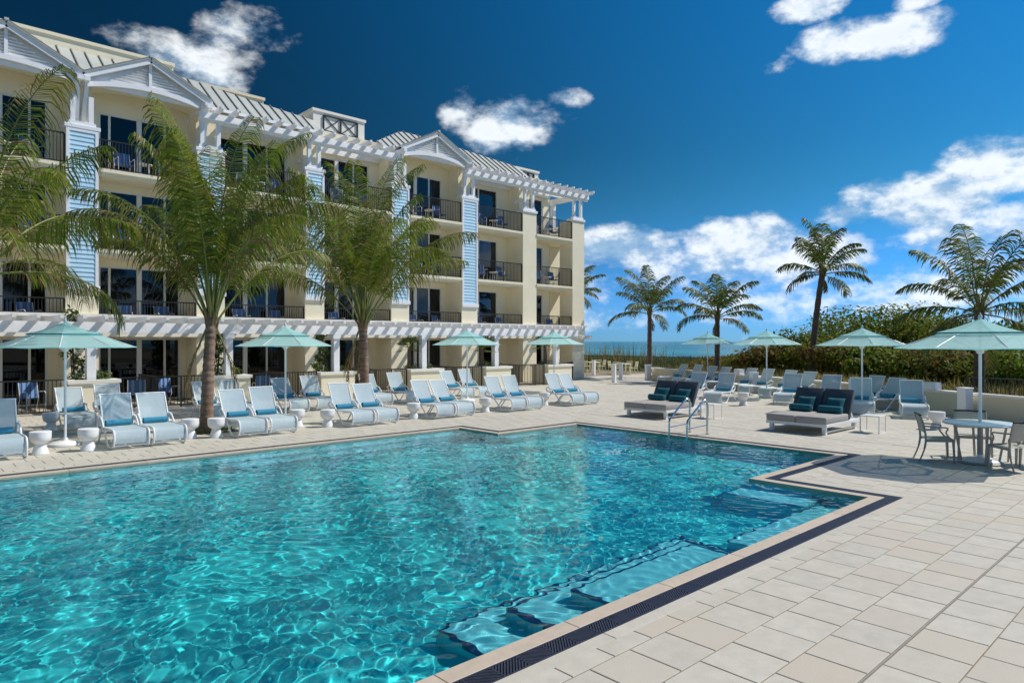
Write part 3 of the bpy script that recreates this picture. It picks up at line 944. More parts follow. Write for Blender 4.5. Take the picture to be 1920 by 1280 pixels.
def gable(xc, hw):
    ze, za, yf, yb = 11.42, 12.50, FY - .12, 30.0
    g = hp(MB().prism([(xc - hw + .1, 11.22), (xc + hw - .1, 11.22), (xc + hw + .1, 11.40), (xc, za + .06), (xc - hw - .1, 11.40)],
                      lambda a, b: (a, yf + .16, b), lambda a, b: (a, yf + .22, b)), 'gable', M['white'])
    # rake boards and roof planes
    for s in (-1, 1):
        x0 = xc + s * (hw + .12)
        dz_ = (za - ze)
        MB().bar((x0, yf - .02, ze + .02), (xc, yf - .02, za + .02), .10, .20, up=(0, 0, 1)).build('rake_board', M['white'], g)
        n = 5; sl = Vector((xc - x0, 0, za - ze)) / n
        # standing-seam panels run from eave to ridge; split along the depth
        ny_ = 6
        for k in range(ny_):
            ya = yf - .12 + (yb - yf + .12) * k / ny_; yb_ = yf - .12 + (yb - yf + .12) * (k + 1) / ny_
            MB().add([(x0, ya, ze + .13), (xc, ya, za + .13), (xc, yb_, za + .13), (x0, yb_, ze + .13), (x0, ya, ze + .10), (xc, ya, za + .10), (xc, yb_, za + .10), (x0, yb_, ze + .10)],
                     [(0, 1, 2, 3), (4, 7, 6, 5), (0, 4, 5, 1), (3, 2, 6, 7), (0, 3, 7, 4)]).build('roof_panel', M['roof'], g)
            MB().bar((x0, ya + .015, ze + .15), (xc, ya + .015, za + .15), .03, .05).build('roof_seam', M['seam'], g)
    MB().box(xc - .06, xc + .06, yf - .14, yb, za + .12, za + .20).build('ridge_cap', M['roof'], g)
    # louvre slats
    ns = 9
    for k in range(ns):
        z = 11.52 + k * .105; half = (za - .17 - z) / (za - .10 - 11.35) * (hw - .35)
        if half < .12: break
        MB().bar((xc - half, yf + .11, z), (xc + half, yf + .11, z), .012, .075, up=(0, -.9, 1)).build('louvre_slat', M['white'], g)
    MB().bar((xc, yf + .06, 11.45), (xc, yf + .06, za - .05), .10, .05, up=(0, 1, 0)).build('king_post', M['white'], g)
    # arched collar below the louvres
    n = 14; pts_t = []; pts_b = []
    for k in range(n + 1):
        t = -1 + 2 * k / n; x = xc + t * (hw - .02)
        zb = 11.10 + .30 * (1 - t * t)
        pts_b.append((x, zb)); pts_t.append((x, zb + .17))
    col = MB()
    for k in range(n):
        q = [pts_b[k], pts_b[k + 1], pts_t[k + 1], pts_t[k]]
        col.prism(q, lambda a, b: (a, yf + .02, b), lambda a, b: (a, yf + .14, b))
    col.build('arched_collar', M['white'], g)
    # vaulted soffit between collar and door wall
    sf = MB(); vs = []
    for k in range(n + 1): vs += [(pts_b[k][0], yf + .14, pts_b[k][1] + .12), (pts_b[k][0], BY - .01, pts_b[k][1] + .12)]
    sf.add(vs, [(2 * k, 2 * k + 1, 2 * k + 3, 2 * k + 2) for k in range(n)])
    sf.build('soffit', M['cream'], g, smooth=60)
    for s in (-1, 1):
        MB().bar((xc + s * (hw - .02), yf + .10, 11.30), (xc + s * (hw + .02), FY + .46, 9.95), .14, .12, up=(1, 0, 0)).build('bracket', M['white'], g)
        MB().box(xc + s * (hw + .02) - .1, xc + s * (hw + .02) + .1, yf - .16, BY - .3, 11.25, 11.40).build('eave_beam', M['white'], g)


for bay in (0, 1, 4):
    a, b = PIERS[bay][1], PIERS[bay + 1][0]
    gable((a + b) / 2, (b - a) / 2 + .38)

# --- main roof: standing-seam panels


def roof(x0, x1, ya, za, yb, zb, hipl=0.0, hipr=0.0, pitch=.46):
    rf = hp(MB().box(x0, x1, ya - .06, ya + .03, za - .10, za + .012), 'roof', M['white'])
    n = max(1, round((x1 - x0) / pitch)); w = (x1 - x0) / n
    for k in range(n):
        xa, xb = x0 + k * w, x0 + (k + 1) * w
        def up(x):     # how far up the slope this x reaches (hips)
            t = 1.0
            if hipl: t = min(t, hipl[1] + (1 - hipl[1]) * (x - x0) / hipl[0])
            if hipr: t = min(t, hipr[1] + (1 - hipr[1]) * (x1 - x) / hipr[0])
            return max(0.02, min(1.0, t))
        ta, tb = up(xa), up(xb)
        P = lambda x, t, d: (x, ya + (yb - ya) * t, za + (zb - za) * t + d)
        MB().add([P(xa, 0, .03), P(xb, 0, .03), P(xb, tb, .03), P(xa, ta, .03), P(xa, 0, 0), P(xb, 0, 0), P(xb, tb, 0), P(xa, ta, 0)],
                 [(0, 1, 2, 3), (7, 6, 5, 4), (0, 4, 5, 1), (1, 5, 6, 2), (2, 6, 7, 3), (3, 7, 4, 0)]).build('roof_panel', M['roof'], rf)
        if ta > .1: MB().bar(P(xa + .015, 0, .06), P(xa + .015, ta, .06), .03, .06).build('roof_seam', M['seam'], rf)
    return rf


RY0, RZ0, RY1, RZ1 = 27.95, 11.52, 30.2, 13.22
rf = roof(-3.0, 14.45, RY0, RZ0, RY1, RZ1, hipr=(5.4, .45))
rf2 = roof(17.4, 27.4, RY0, RZ0, RY1, RZ1, hipl=(2.6, .15), hipr=(5.8, .55))
hp(MB().box(0.3, 29.75, BY + .205, 30.33, 11.2, 11.40), 'ceiling_slab', M['cream'])
hp(MB().box(-3.0, 8.9, 30.21, 30.5, 11.9, 13.60).box(-3.0, 8.95, 30.15, 30.56, 13.602, 13.72), 'roof_parapet', M['cream'])
hp(MB().box(8.91, 12.7, 30.21, 30.5, 11.9, 13.10).box(8.96, 12.75, 30.15, 30.56, 13.102, 13.22), 'roof_parapet', M['cream'])
hp(MB().box(17.2, 17.69, RY0, 30.33, 11.41, 11.52), 'roof_flashing', M['white'])


def vent_box(x0, x1, y0, y1, z0, z1, vents=True):
    pb = hp(MB().box(x0, x1, y0, y1, z0, z1).box(x0 - .06, x1 + .06, y0 - .06, y1 + .06, z1 + .001, z1 + .12), 'roof_screen', M['creamcap'])
    if vents:
        a, b, c, d = x0 + .50, x1 - .40, z1 - .82, z1 - .12; m_ = (a + b) / 2
        v = MB(); y = y0 - .03
        for (p, q) in (((a, c), (b, c)), ((a, d), (b, d)), ((a, c), (a, d)), ((b, c), (b, d)), ((m_, c), (m_, d))):
            v.bar((p[0], y, p[1]), (q[0], y, q[1]), .05, .07, up=(0, 1, 0))
        for (l, r) in ((a, m_), (m_, b)):
            v.bar((l, y, c), (r, y, d), .03, .035, up=(0, 1, 0)); v.bar((l, y + .012, d), (r, y + .012, c), .03, .035, up=(0, 1, 0))
        v.build('vent_frame', M['rail'], pb)
    return pb


vent_box(14.5, 17.15, 29.0, 30.3, 11.41, 12.78)
vent_box(27.45, 29.3, 29.3, 30.3, 11.41, 12.42)

# --- upper pergola (white beam and rafters over the top balconies)


def rafter_shape(y0, y1, z0, h, w=.09):
    """a rafter with a tapered tail"""
    poly = [(y0, z0 + h * .45), (y0 + .10, z0), (y1, z0), (y1, z0 + h), (y0, z0 + h)]
    return MB().prism(poly, lambda a, b: (-w / 2, a, b), lambda a, b: (w / 2, a, b))


RME = rafter_shape(FY - .62, BY - .01, 11.12, .20).mesh('rafter', M['white'], origin=(0, 0, 0))
for (x0, x1) in ((9.0, 18.15), (22.1, 31.75)):
    pg = hp(MB().box(x0, x1, FY + .0, FY + .13, 10.78, 11.125), 'upper_pergola', M['white'])
    MB().box(x0, x1, FY - .12, FY - .001, 10.88, 11.125).build('fascia_board', M['white'], pg)
    MB().box(x0, min(x1, 29.7), BY - .12, BY - .004, 10.86, 11.115).build('ledger', M['white'], pg)
    n = round((x1 - x0 - .2) / .6)
    for k in range(n + 1):
        x = x0 + .1 + (x1 - x0 - .2) * k / n
        o = link('rafter', RME, pg, (x - hotel['_w'][0], -hotel['_w'][1], -hotel['_w'][2]))
    if x1 > 30:
        MB().box(30.9, 31.05, FY + .131, 29.9, 10.80, 11.12).build('side_beam', M['white'], pg)
        MB().box(27.5, 31.9, 29.0, 29.1, 11.13, 11.26).box(27.5, 31.9, 28.4, 28.5, 11.325, 11.42).build('purlin', M['white'], pg)

# little wall lamps by the partitions
for x in (13.5, 22.15, 26.45):
    hp(MB().lathe([(.02, 0), (.07, .02), (.07, .16), (.02, .18)], 10, (x - .03, FY + .75, 10.05)), 'wall_lamp', M['white'])

# ================================================================== ground-floor pergola
perg = wthing('pergola', 'long white pergola of posts and rafters along the hotel ground floor', 'pergola', (15.0, 25.2, 0.0))
PPX = [4.95, 9.28, 13.56, 17.88, 22.20, 26.50]
PY = 25.2
for x in [0.6] + PPX:
    MB().box(x - .13, x + .13, PY - .13, PY + .13, 0.0, 2.53).build('post', M['white'], perg, bevel=.008)
    MB().box(x - .17, x + .17, PY - .17, PY + .17, 2.36, 2.525).build('post_cap', M['white'], perg)
MB().box(-2.0, 28.1, PY - .16, PY - .04, 2.53, 2.87).build('beam', M['white'], perg)
MB().box(-2.0, 28.1, PY + .05, PY + .15, 2.53, 2.86).build('beam', M['white'], perg)
RM2 = rafter_shape(-.62, 27.42 - PY, 2.80, .19, .10).mesh('rafter', M['white'])
n = 50
for k in range(n + 1):
    x = -1.9 + 29.9 * k / n
    link('rafter', RM2, perg, (x - 15.0, 0, .075))
# ------------------------------------------------------------------ furniture of the balconies


def sling_chair(name):
    t = thing(name, 'blue sling chair', 'chair')
    W = .27
    for s in (-1, 1):
        MB().tube([(s * W, -.25, 0), (s * W, -.23, .30), (s * W, -.26, .60), (s * W, -.18, .645), (s * W, .18, .62)], .014, 6).build('arm', M['tube'], t, smooth=60)
        MB().tube([(s * W, .34, 0), (s * W, .20, .40), (s * W, .30, .92)], .014, 6).build('leg', M['tube'], t, smooth=60)
    MB().add([(-W, -.24, .43), (W, -.24, .43), (W, .0, .41), (-W, .0, .41), (-W, .21, .40), (W, .21, .40)], [(0, 1, 2, 3), (3, 2, 5, 4)]).build('seat', M['bluech'], t)
    b = MB()
    for k in range(5):      # striped back: separate bands
        x0 = -W + k * 2 * W / 5; x1 = x0 + 2 * W / 5
        b.add([(x0, .20, .42), (x1, .20, .42), (x1, .30, .92), (x0, .30, .92)], [(0, 1, 2, 3)], k % 2)
    b.build('backrest', [M['bluech'], M['bluelight']], t)
    return t


M['bluelight'] = material('blue_sling_stripe', (0.16, 0.30, 0.55), 0.8, 0.1, 20)
chair0 = sling_chair('balcony_chair'); first = True


def small_table(name):
    t = thing(name, 'small white table', 'table')
    MB().lathe([(.24, .50), (.25, .51), (.25, .535), (.24, .545)], 18).build('table_top', M['tube'], t, smooth=40)
    for k in range(4):
        a = k * math.pi / 2 + .6
        MB().tube([(.21 * math.cos(a), .21 * math.sin(a), 0), (.16 * math.cos(a), .16 * math.sin(a), .505)], .012, 6).build('leg', M['tube'], t, smooth=60)
    return t


tab0 = small_table('balcony_table'); tfirst = True
rc = random.Random(21)
for fl in (1, 2, 3):
    for bay in range(0, 7):
        xa, xb = PIERS[bay][1], PIERS[bay + 1][0]
        for k, fr in enumerate((.27, .72)):
            o = chair0 if first else copy_tree(chair0); first = False
            o.location = (xa + (xb - xa) * fr + rc.uniform(-.1, .1), FY + .72 + rc.uniform(-.05, .1), FL[fl] + .002)
            o.rotation_euler.z = rc.uniform(-.35, .35) + math.radians(10 if k else -10)
            tag(o, f'blue striped sling chair on {FLN[fl]} balcony, {ORD[bay]}', 'chair', f'chairs on the {FLN[fl]} balcony, {ORD[bay]}')
        o = tab0 if tfirst else copy_tree(tab0); tfirst = False
        o.location = (xa + (xb - xa) * .5, FY + .62, FL[fl] + .002)
        tag(o, f'small round white table on {FLN[fl]} balcony, {ORD[bay]}', 'table', 'small balcony tables')
for (x, y, rz, lab) in ((3.6, 26.6, .3, 'blue striped sling chair on the patio left of the sixth planter'), (6.6, 26.5, 2.9, 'blue striped sling chair on the patio behind the lone pair of dark loungers'),
                        (7.6, 26.3, .4, 'blue striped sling chair on the patio beside the leaning palm trunk'), (11.0, 26.4, 3.0, 'blue striped sling chair on the patio behind the reddish palm trunk'),
                        (19.6, 26.2, -.5, 'blue striped sling chair on the patio behind the open slatted gate'), (23.6, 26.5, .5, 'blue striped sling chair on the patio nearest the sea corner pier')):
    o = copy_tree(chair0); o.location = (x, y, 0.0); o.rotation_euler.z = rz; tag(o, lab, 'chair', 'patio chairs')

# ------------------------------------------------------------------ planters, shrubs, patio fences
PLX = [(4.30, 5.65), (8.58, 9.92), (12.72, 14.2), (16.95, 18.65), (21.25, 22.85), (25.5, 27.3)]
PLN = ['planter behind the tall white umbrella', 'planter behind the leaning palm trunk', 'planter left of the reddish palm trunk',
       'planter right of the reddish palm trunk', 'planter behind the third umbrella', 'planter next to the sea corner pier']


def leaf_cloud(mb, c, r, n, size, rnd, up=.5, squash=None):
    """leaf-sized folded quads through an ellipsoid volume"""
    for _ in range(n):
        while True:
            p = Vector((rnd.uniform(-1, 1), rnd.uniform(-1, 1), rnd.uniform(-1, 1)))
            if .25 < p.length < 1: break
        nrm = (p.normalized() * .7 + Vector((rnd.gauss(0, .5), rnd.gauss(0, .5), up + rnd.gauss(0, .4)))).normalized()
        q = Vector((c[0] + p.x * r[0], c[1] + p.y * r[1], c[2] + p.z * r[2]))
        t = nrm.cross(Vector((rnd.gauss(0, 1), rnd.gauss(0, 1), rnd.gauss(0, 1)))).normalized(); b = nrm.cross(t)
        s = size * rnd.uniform(.6, 1.3)
        mb.add([q - t * s, q - b * s * .42 + nrm * s * .12, q + t * s, q + b * s * .42 + nrm * s * .12], [(0, 1, 2, 3)])
    return mb


rl = random.Random(77)
for i, ((a, b), lab) in enumerate(zip(PLX, PLN)):
    y0, y1 = 24.75, 26.0
    t = wthing('planter', 'cream stucco ' + lab, 'planter', ((a + b) / 2, 25.3, 0), 'planters under the pergola')
    px = PPX[i]
    bx = MB()
    bx.box(a, b, y0, y0 + .16, 0, .93); bx.box(a, b, y1 - .16, y1, 0, .93); bx.box(a, a + .16, y0 + .16, y1 - .16, 0, .93); bx.box(b - .16, b, y0 + .16, y1 - .16, 0, .93)
    bx.build('planter_wall', M['cream'], t)
    rm = MB(); e = .06
    rm.box(a - e, b + e, y0 - e, y0 + .2, .932, 1.04); rm.box(a - e, b + e, y1 - .2, y1 + e, .932, 1.04); rm.box(a - e, a + .2, y0 + .2, y1 - .2, .932, 1.04); rm.box(b - .2, b + e, y0 + .2, y1 - .2, .932, 1.04)
    rm.build('planter_rim', M['creamcap'], t)
    MB().box(a + .161, b - .161, y0 + .161, y1 - .161, .6, .88).build('soil', M['soil'], t)
    # low shrubs
    for k, fr in enumerate((.28, .75)):
        sh = wthing('low_shrub', f'low bushy shrub in the {lab}', 'shrub', (a + (b - a) * fr, 25.55, .88), 'low shrubs in the planters')
        c = (a + (b - a) * fr, 25.5, 1.08)
        leaf_cloud(MB(), c, (.34, .36, .26), 330, .05, rl).build('foliage', M['leaf'], sh)
        MB().tube([(c[0], c[1], .86), (c[0], c[1], 1.1)], .02, 5).build('stem', M['twig'], sh)


def tall_shrub(x, y, z0, h, rx, n, lab):
    sh = wthing('tall_shrub', lab, 'shrub', (x, y, z0))
    st = MB()
    for k in range(3):
        st.tube([(x + .03 * k - .03, y, z0), (x + rl.uniform(-.1, .1), y + rl.uniform(-.1, .1), z0 + h * .5), (x + rl.uniform(-.2, .2), y + rl.uniform(-.15, .15), z0 + h * .95)], [.02, .015, .006], 5)
    st.build('stem', M['twig'], sh)
    fb_ = MB()
    for k in range(9):
        c = (x + rl.uniform(-rx, rx) * .6, y + rl.uniform(-rx, rx) * .5, z0 + h * (.25 + .72 * k / 8))
        leaf_cloud(fb_, c, (rx * .6, rx * .6, h * .10), n // 9, .085, rl, .3)
    fb_.build('foliage', M['leaf'], sh)


tall_shrub(4.55, 25.55, .88, 2.35, .38, 520, 'tall glossy shrub poking through the pergola behind the tall white umbrella')
tall_shrub(9.05, 25.6, .88, 1.85, .42, 620, 'bushy upright shrub in the planter behind the leaning palm trunk')
tall_shrub(13.0, 25.5, .88, 1.75, .34, 560, 'slim upright shrub in the planter left of the reddish palm trunk')


def fence(x0, y0, x1, y1, lab, h=1.08):
    t = wthing('patio_fence', lab, 'fence', ((x0 + x1) / 2, (y0 + y1) / 2, 0), 'dark patio fences')
    railing(x0, y0, x1, y1, 0.0, h, t, 'picket_panel', .11)
    return t


FYL = 25.0
fence(0.8, FYL, 4.22, FYL, 'dark bronze picket fence left of the tall white umbrella')
fence(5.73, FYL, 8.50, FYL, 'dark bronze picket fence left of the leaning palm trunk')
fence(10.0, FYL, 12.64, FYL, 'dark bronze picket fence behind the second umbrella')
fence(14.28, FYL, 16.87, FYL, 'dark bronze picket fence right of the reddish palm trunk')
fence(18.73, FYL, 21.17, FYL, 'dark bronze picket fence behind the third umbrella pole')
fence(22.93, FYL, 25.42, FYL, 'dark bronze picket fence left of the planter by the sea corner pier')
fence(27.4, FYL + .5, 30.2, 27.3, 'dark bronze picket fence running to the sea corner pier')
for i, x in enumerate((6.9, 11.3, 15.4, 19.7, 23.7)):
    fence(x, FYL + .1, x, 27.35, f'dark bronze fence dividing the patios in front of the {ORD[i + 1]}')

# ================================================================== pool furniture
LW = .33


def smooth_path(pts, n=4):
    """Catmull-Rom through the points"""
    P = [Vector(p) for p in pts]; out = []
    for i in range(len(P) - 1):
        p0, p1, p2, p3 = P[max(i - 1, 0)], P[i], P[i + 1], P[min(i + 2, len(P) - 1)]
        for k in range(n):
            t = k / n
            out.append(.5 * ((2 * p1) + (p2 - p0) * t + (2 * p0 - 5 * p1 + 4 * p2 - p3) * t * t + (3 * p1 - p0 - 3 * p2 + p3) * t ** 3))
    out.append(P[-1]); return out


def strip(mb, prof, w, sag=.0):
    """a sling: profile in (y,z), spanning x=-w..w, sagging in the middle"""
    n = 4; vs = []
    for i, (y, z) in enumerate(prof):
        for k in range(n + 1):
            u = -1 + 2 * k / n; s = sag * (1 - u * u) * math.sin(math.pi * min(1, i / (len(prof) - 1)))
            vs.append((u * w, y + (s * .5), z - s))
    fs = [(i * (n + 1) + k, i * (n + 1) + k + 1, (i + 1) * (n + 1) + k + 1, (i + 1) * (n + 1) + k) for i in range(len(prof) - 1) for k in range(n)]
    return mb.add(vs, fs)


def make_lounger():
    t = thing('sun_lounger', 'lounger', 'sun lounger')
    for s in (-1, 1):
        x = s * LW
        rail = MB().tube(smooth_path([(x, .05, .07), (x, .0, .22), (x, .03, .36), (x, .16, .405), (x, .6, .395), (x, 1.0, .40), (x, 1.22, .45), (x, 1.30, .54), (x, 1.20, .60), (x, 1.06, .57)], 4), .022, 8)
        rail.build('side_rail', M['tube'], t, smooth=60)
        MB().tube(smooth_path([(x * 1.03, 1.10, .585), (x * 1.03, .98, .52), (x * 1.03, .80, .34), (x * 1.03, .50, .06), (x * 1.03, .36, .02), (x * 1.03, .18, .022), (x * 1.03, .06, .07)], 3), .020, 8).build('leg', M['tube'], t, smooth=60)
        MB().tube(smooth_path([(x * .97, 1.05, .40), (x * .97, 1.20, .25), (x * .97, 1.42, .02), (x * .97, 1.50, .02)], 3), .018, 8).build('leg', M['tube'], t, smooth=60)
    MB().tube([(-LW, .05, .08), (LW, .05, .08)], .016, 8).build('crossbar', M['tube'], t, smooth=60)
    MB().tube([(-LW, 1.44, .022), (LW, 1.44, .022)], .014, 8).build('crossbar', M['tube'], t, smooth=60)
    MB().tube([(-LW, .55, .35), (LW, .55, .35)], .014, 8).build('crossbar', M['tube'], t, smooth=60)
    strip(MB(), [(.015, .12), (.005, .22), (.03, .34), (.09, .39), (.16, .408), (.35, .40), (.6, .397), (.85, .398), (1.08, .405)], LW - .02, .02).build('seat_sling', M['sling'], t, smooth=60)
    bf = MB().tube(smooth_path([(-.30, .0, .0), (-.30, .18, .345), (-.30, .325, .635), (-.27, .34, .665), (.27, .34, .665), (.30, .325, .635), (.30, .18, .345), (.30, .0, .0)], 3), .017, 8)
    bf.build('back_frame', M['tube'], t, smooth=60, loc=(0, 1.06, .405))
    strip(MB(), [(.01, .015), (.07, .135), (.13, .255), (.20, .385), (.26, .515), (.33, .655)], .288, .03).build('back_sling', M['sling'], t, smooth=60, loc=(0, 1.06, .405))
    return t


def make_towel():
    """a rolled towel with a visible spiral end"""
    mb = MB(); n = 30; vs = []; L = .25
    prof = []
    for k in range(n + 1):
        a = k / n * 2 * math.pi * 2.6; r = .072 - .042 * k / n
        prof.append((r * math.cos(a), r * math.sin(a)))
    for (p, q) in prof: vs += [(-L, p, q), (L, p, q)]
    mb.add(vs, [(2 * i, 2 * i + 1, 2 * i + 3, 2 * i + 2) for i in range(n)])
    mb.lathe([(.05, -L + .01), (.055, 0), (.05, L - .01)], 12)
    m = mb.v[len(vs):]
    for i, p in enumerate(m): mb.v[len(vs) + i] = (p[2], p[0] * .6, p[1] * .6)
    return mb.mesh('rolled_towel', M['towel'], smooth=50)


LNG = make_lounger(); lfirst = True
TWL = make_towel()
rt = random.Random(9)


def lounger(x, y, rz, lab, group, towel=True, tlab=None):
    global lfirst
    o = LNG if lfirst else copy_tree(LNG); lfirst = False
    rz += rt.uniform(-.02, .02)
    o.location = (x, y, 0.0); o.rotation_euler = (0, 0, rz)
    tag(o, lab, 'sun lounger', group)
    tilt = R(rt.choice((0, 0, 1.5, -2, -5, -8)) + rt.uniform(-1, 1))
    for ch in o.children:
        if ch.name.startswith('back_'): ch.rotation_euler.x = tilt
    if towel:
        ly, lz = 1.0, .468
        c, s = math.cos(rz), math.sin(rz); dx_ = rt.uniform(-.03, .03)
        w = link('rolled_towel', TWL, None, (x + c * dx_ - s * ly, y + s * dx_ + c * ly, lz), rz + rt.uniform(-.05, .05))
        tag(w, tlab or ('rolled blue towel on the ' + lab.split(' lounger ', 1)[-1]), 'towel', group.replace('loungers', 'towels on the loungers'))
    return o


FR = 15.92
PAIRS = [(.62, 'outermost front pair left of the tall white umbrella'), (3.52, 'front pair between the tall white umbrella and leaning palm'), (6.10, 'front pair right of the leaning palm trunk'),
         (9.05, 'front pair in front of the reddish palm trunk'), (11.78, 'front pair left of the third umbrella pole'), (14.72, 'front pair right of the third umbrella pole'),
         (17.58, 'front pair before the sea end planter')]
for x0, lab in PAIRS:
    for k in (0, 1):
        lounger(x0 + .36 + k * .76, FR + .02 * k, 0.0, f'white lounger of the {lab}', f'loungers of the {lab}', True, f'rolled blue towel on the {lab}')
SECOND = [((3.75, 4.55), 20.0, 'shaded back pair behind the tall white umbrella'), ((7.15, 7.95), 19.9, 'back pair right behind the leaning palm trunk'),
          ((9.75, 10.75), 20.4, 'back pair behind the second umbrella pole'), ((13.0, 14.3), 20.6, 'back pair right of the reddish palm trunk'),
          ((17.0, 18.0), 20.9, 'back pair behind the third umbrella')]
for xs_, y, lab in SECOND:
    for k, x in enumerate(xs_):
        lounger(x, y + .1 * k, rt.uniform(-.06, .06), f'white lounger of the {lab}', f'loungers of the {lab}', True, f'rolled blue towel on the {lab}')
# loungers on the sea side, facing the pool
SEA = [((21.9, 8.0), (21.95, 6.55), -68, 'pair beside the second daybed under the third umbrella of the wall'),
       ((22.1, 13.2), (22.4, 14.6), -82, 'pair behind the first daybed'),
       ((23.4, 11.2), (23.6, 9.9), -80, 'pair between the two daybeds')]
SEAL = ['seaward pair by the low white cube table', 'seaward pair hidden behind the first daybed', 'seaward pair between the two daybeds']
for (p, q, a, _), lab in zip(SEA, SEAL):
    for (x, y) in (p, q):
        lounger(x, y, R(a), f'white lounger of the {lab}', f'loungers of the {lab}', True, f'rolled blue towel on the {lab}')
WA, WB = Vector((33.4, 23.8)), Vector((20.6, -0.6))       # the low terrace wall runs from A to B
WD = (WB - WA).normalized(); WNRM = Vector((WD.y, -WD.x))       # towards the pool
if WNRM.x > 0: WNRM = -WNRM


def wallpt(px):
    """point of the wall foot seen at this photo column"""
    u = (px - 960) / FPX; d = Vector((fx + u * fy, fy - u * fx))
    det = d.x * (-WD.y) - d.y * (-WD.x)
    t = (WA.x * (-WD.y) - WA.y * (-WD.x)) / det
    return d * t


WALLROW = [((1296, 1326), 'wall row pair at the wall end post'), ((1352, 1378), 'wall row pair under the farthest umbrella'), ((1428, 1462), 'wall row pair behind the fourth seaward umbrella pole'),
           ((1503, 1540), 'wall row pair left of the bare tall palm trunk'), ((1668, 1706), 'wall row pair nearest the dark ramp fence')]
wang = math.atan2(-WNRM.x, WNRM.y) if False else math.atan2(WNRM.x, -WNRM.y)
for pxs, lab in WALLROW:
    for p in pxs:
        w = wallpt(p); c = w + WNRM * 1.75
        lounger(c.x, c.y, wang + .12, f'white lounger of the {lab}', f'loungers of the {lab}', True, f'rolled blue towel on the {lab}')

# --- goblet side tables


def make_drum():
    t = thing('side_table', 'table', 'side table')
    MB().lathe([(.145, 0), (.15, .01), (.125, .10), (.098, .17), (.093, .20)], 24).build('base', M['drum'], t, smooth=40)
    MB().lathe([(.093, .201), (.13, .225), (.168, .26), (.186, .31), (.19, .36), (.19, .445), (.184, .452), (.05, .453)], 24).build('bowl', M['drum'], t, smooth=40)
    return t


DR = make_drum(); dfirst = True
for (x, y, lab) in ((2.36, 16.45, 'left of the tall white umbrella base'), (3.16, 16.3, 'right of the tall white umbrella base'), (5.30, 16.75, 'between the front pair and the leaning palm'),
                    (5.80, 16.5, 'at the foot of the leaning palm trunk'), (8.68, 16.55, 'left of the loungers before the reddish palm'), (8.1, 17.1, 'right of the loungers beside the leaning palm'),
                    (11.45, 16.6, 'left of the loungers by the third umbrella'), (14.2, 16.6, 'right of the third umbrella base'), (17.2, 16.9, 'left of the sea end front pair'),
                    (3.18, 20.6, 'left of the shaded back pair'), (5.3, 20.6, 'right of the shaded back pair'), (22.3, 12.1, 'shaded by the fourth umbrella behind the first daybed'),
                    (19.9, 5.45, 'behind the dining armchairs'), (12.35, 21.3, 'right of the reddish palm trunk'), (16.2, 21.6, 'among the back loungers behind the third umbrella')):
    o = DR if dfirst else copy_tree(DR); dfirst = False
    o.location = (x, y, 0); o.rotation_euler.z = rt.uniform(0, 3)
    tag(o, 'white goblet-shaped side table ' + lab, 'side table', 'goblet side tables')

# --- umbrellas


def make_umbrella():
    t = thing('umbrella', 'umbrella', 'umbrella')
    MB().lathe([(.30, 0), (.31, .02), (.30, .05), (.24, .07), (.22, .09), (.06, .11), (.05, .16)], 28).build('base', M['drum'], t, smooth=40)
    MB().tube([(0, 0, .10), (0, 0, 1.2), (0, 0, 2.62)], .026, 12).build('pole', M['pole'], t, smooth=50)
    MB().lathe([(.028, 2.02), (.06, 2.04), (.06, 2.10), (.028, 2.13)], 14).build('runner_hub', M['pole'], t, smooth=40)
    MB().lathe([(.02, 2.66), (.035, 2.69), (.03, 2.73), (.012, 2.76), (.004, 2.79)], 12).build('finial', M['pole'], t, smooth=40)
    n = 8; R0, R1 = .62, 1.36

    def panel(r0, z0, r1, z1, sag, m, nu=6, nv=5):
        mb = MB(); vs = []; h = math.pi / n
        for i in range(nv + 1):
            q = i / nv; r = r0 + (r1 - r0) * q; z = z0 + (z1 - z0) * q - .05 * math.sin(math.pi * q) * .5
            for k in range(nu + 1):
                u = -1 + 2 * k / nu
                xx = r * math.cos(h); yy = r * math.sin(h) * u
                zz = z - sag * (1 - u * u) * q
                vs.append((xx, yy, zz))
        fs = [(i * (nu + 1) + k, (i + 1) * (nu + 1) + k, (i + 1) * (nu + 1) + k + 1, i * (nu + 1) + k + 1) for i in range(nv) for k in range(nu)]
        return mb.add(vs, fs)
    pm_ = panel(R0, 2.405, R1, 2.13, .022, 0).mesh('canopy_panel', M['canopy'], smooth=40)
    vm_ = panel(.03, 2.665, .70, 2.415, .012, 0).mesh('vent_panel', M['vent'], smooth=40)
    h = math.pi / n
    hem = MB().bar((R1 * math.cos(h), -R1 * math.sin(h), 2.125), (R1 * math.cos(h), R1 * math.sin(h), 2.125), .008, .018).mesh('hem', M['canopy'])
    vt = MB().bar((.70 * math.cos(h), -.70 * math.sin(h), 2.407), (.70 * math.cos(h), .70 * math.sin(h), 2.407), .010, .026).mesh('vent_trim', M['trim'])
    rib = MB().tube([(.03, 0, 2.60), (.6, 0, 2.405), (R1 - .01, 0, 2.118)], .009, 6).mesh('rib', M['pole'], smooth=60)
    strut = MB().tube([(.05, 0, 2.07), (.62, 0, 2.39)], .008, 6).mesh('strut', M['pole'], smooth=60)
    for k in range(n):
        a = k * 2 * math.pi / n
        p = link('canopy_panel', pm_, t, (0, 0, 0), a); link('hem', hem, p)
        v = link('vent_panel', vm_, t, (0, 0, 0), a); link('vent_trim', vt, v)
        rb = link('rib', rib, t, (0, 0, 0), a + h); link('strut', strut, rb)
    return t


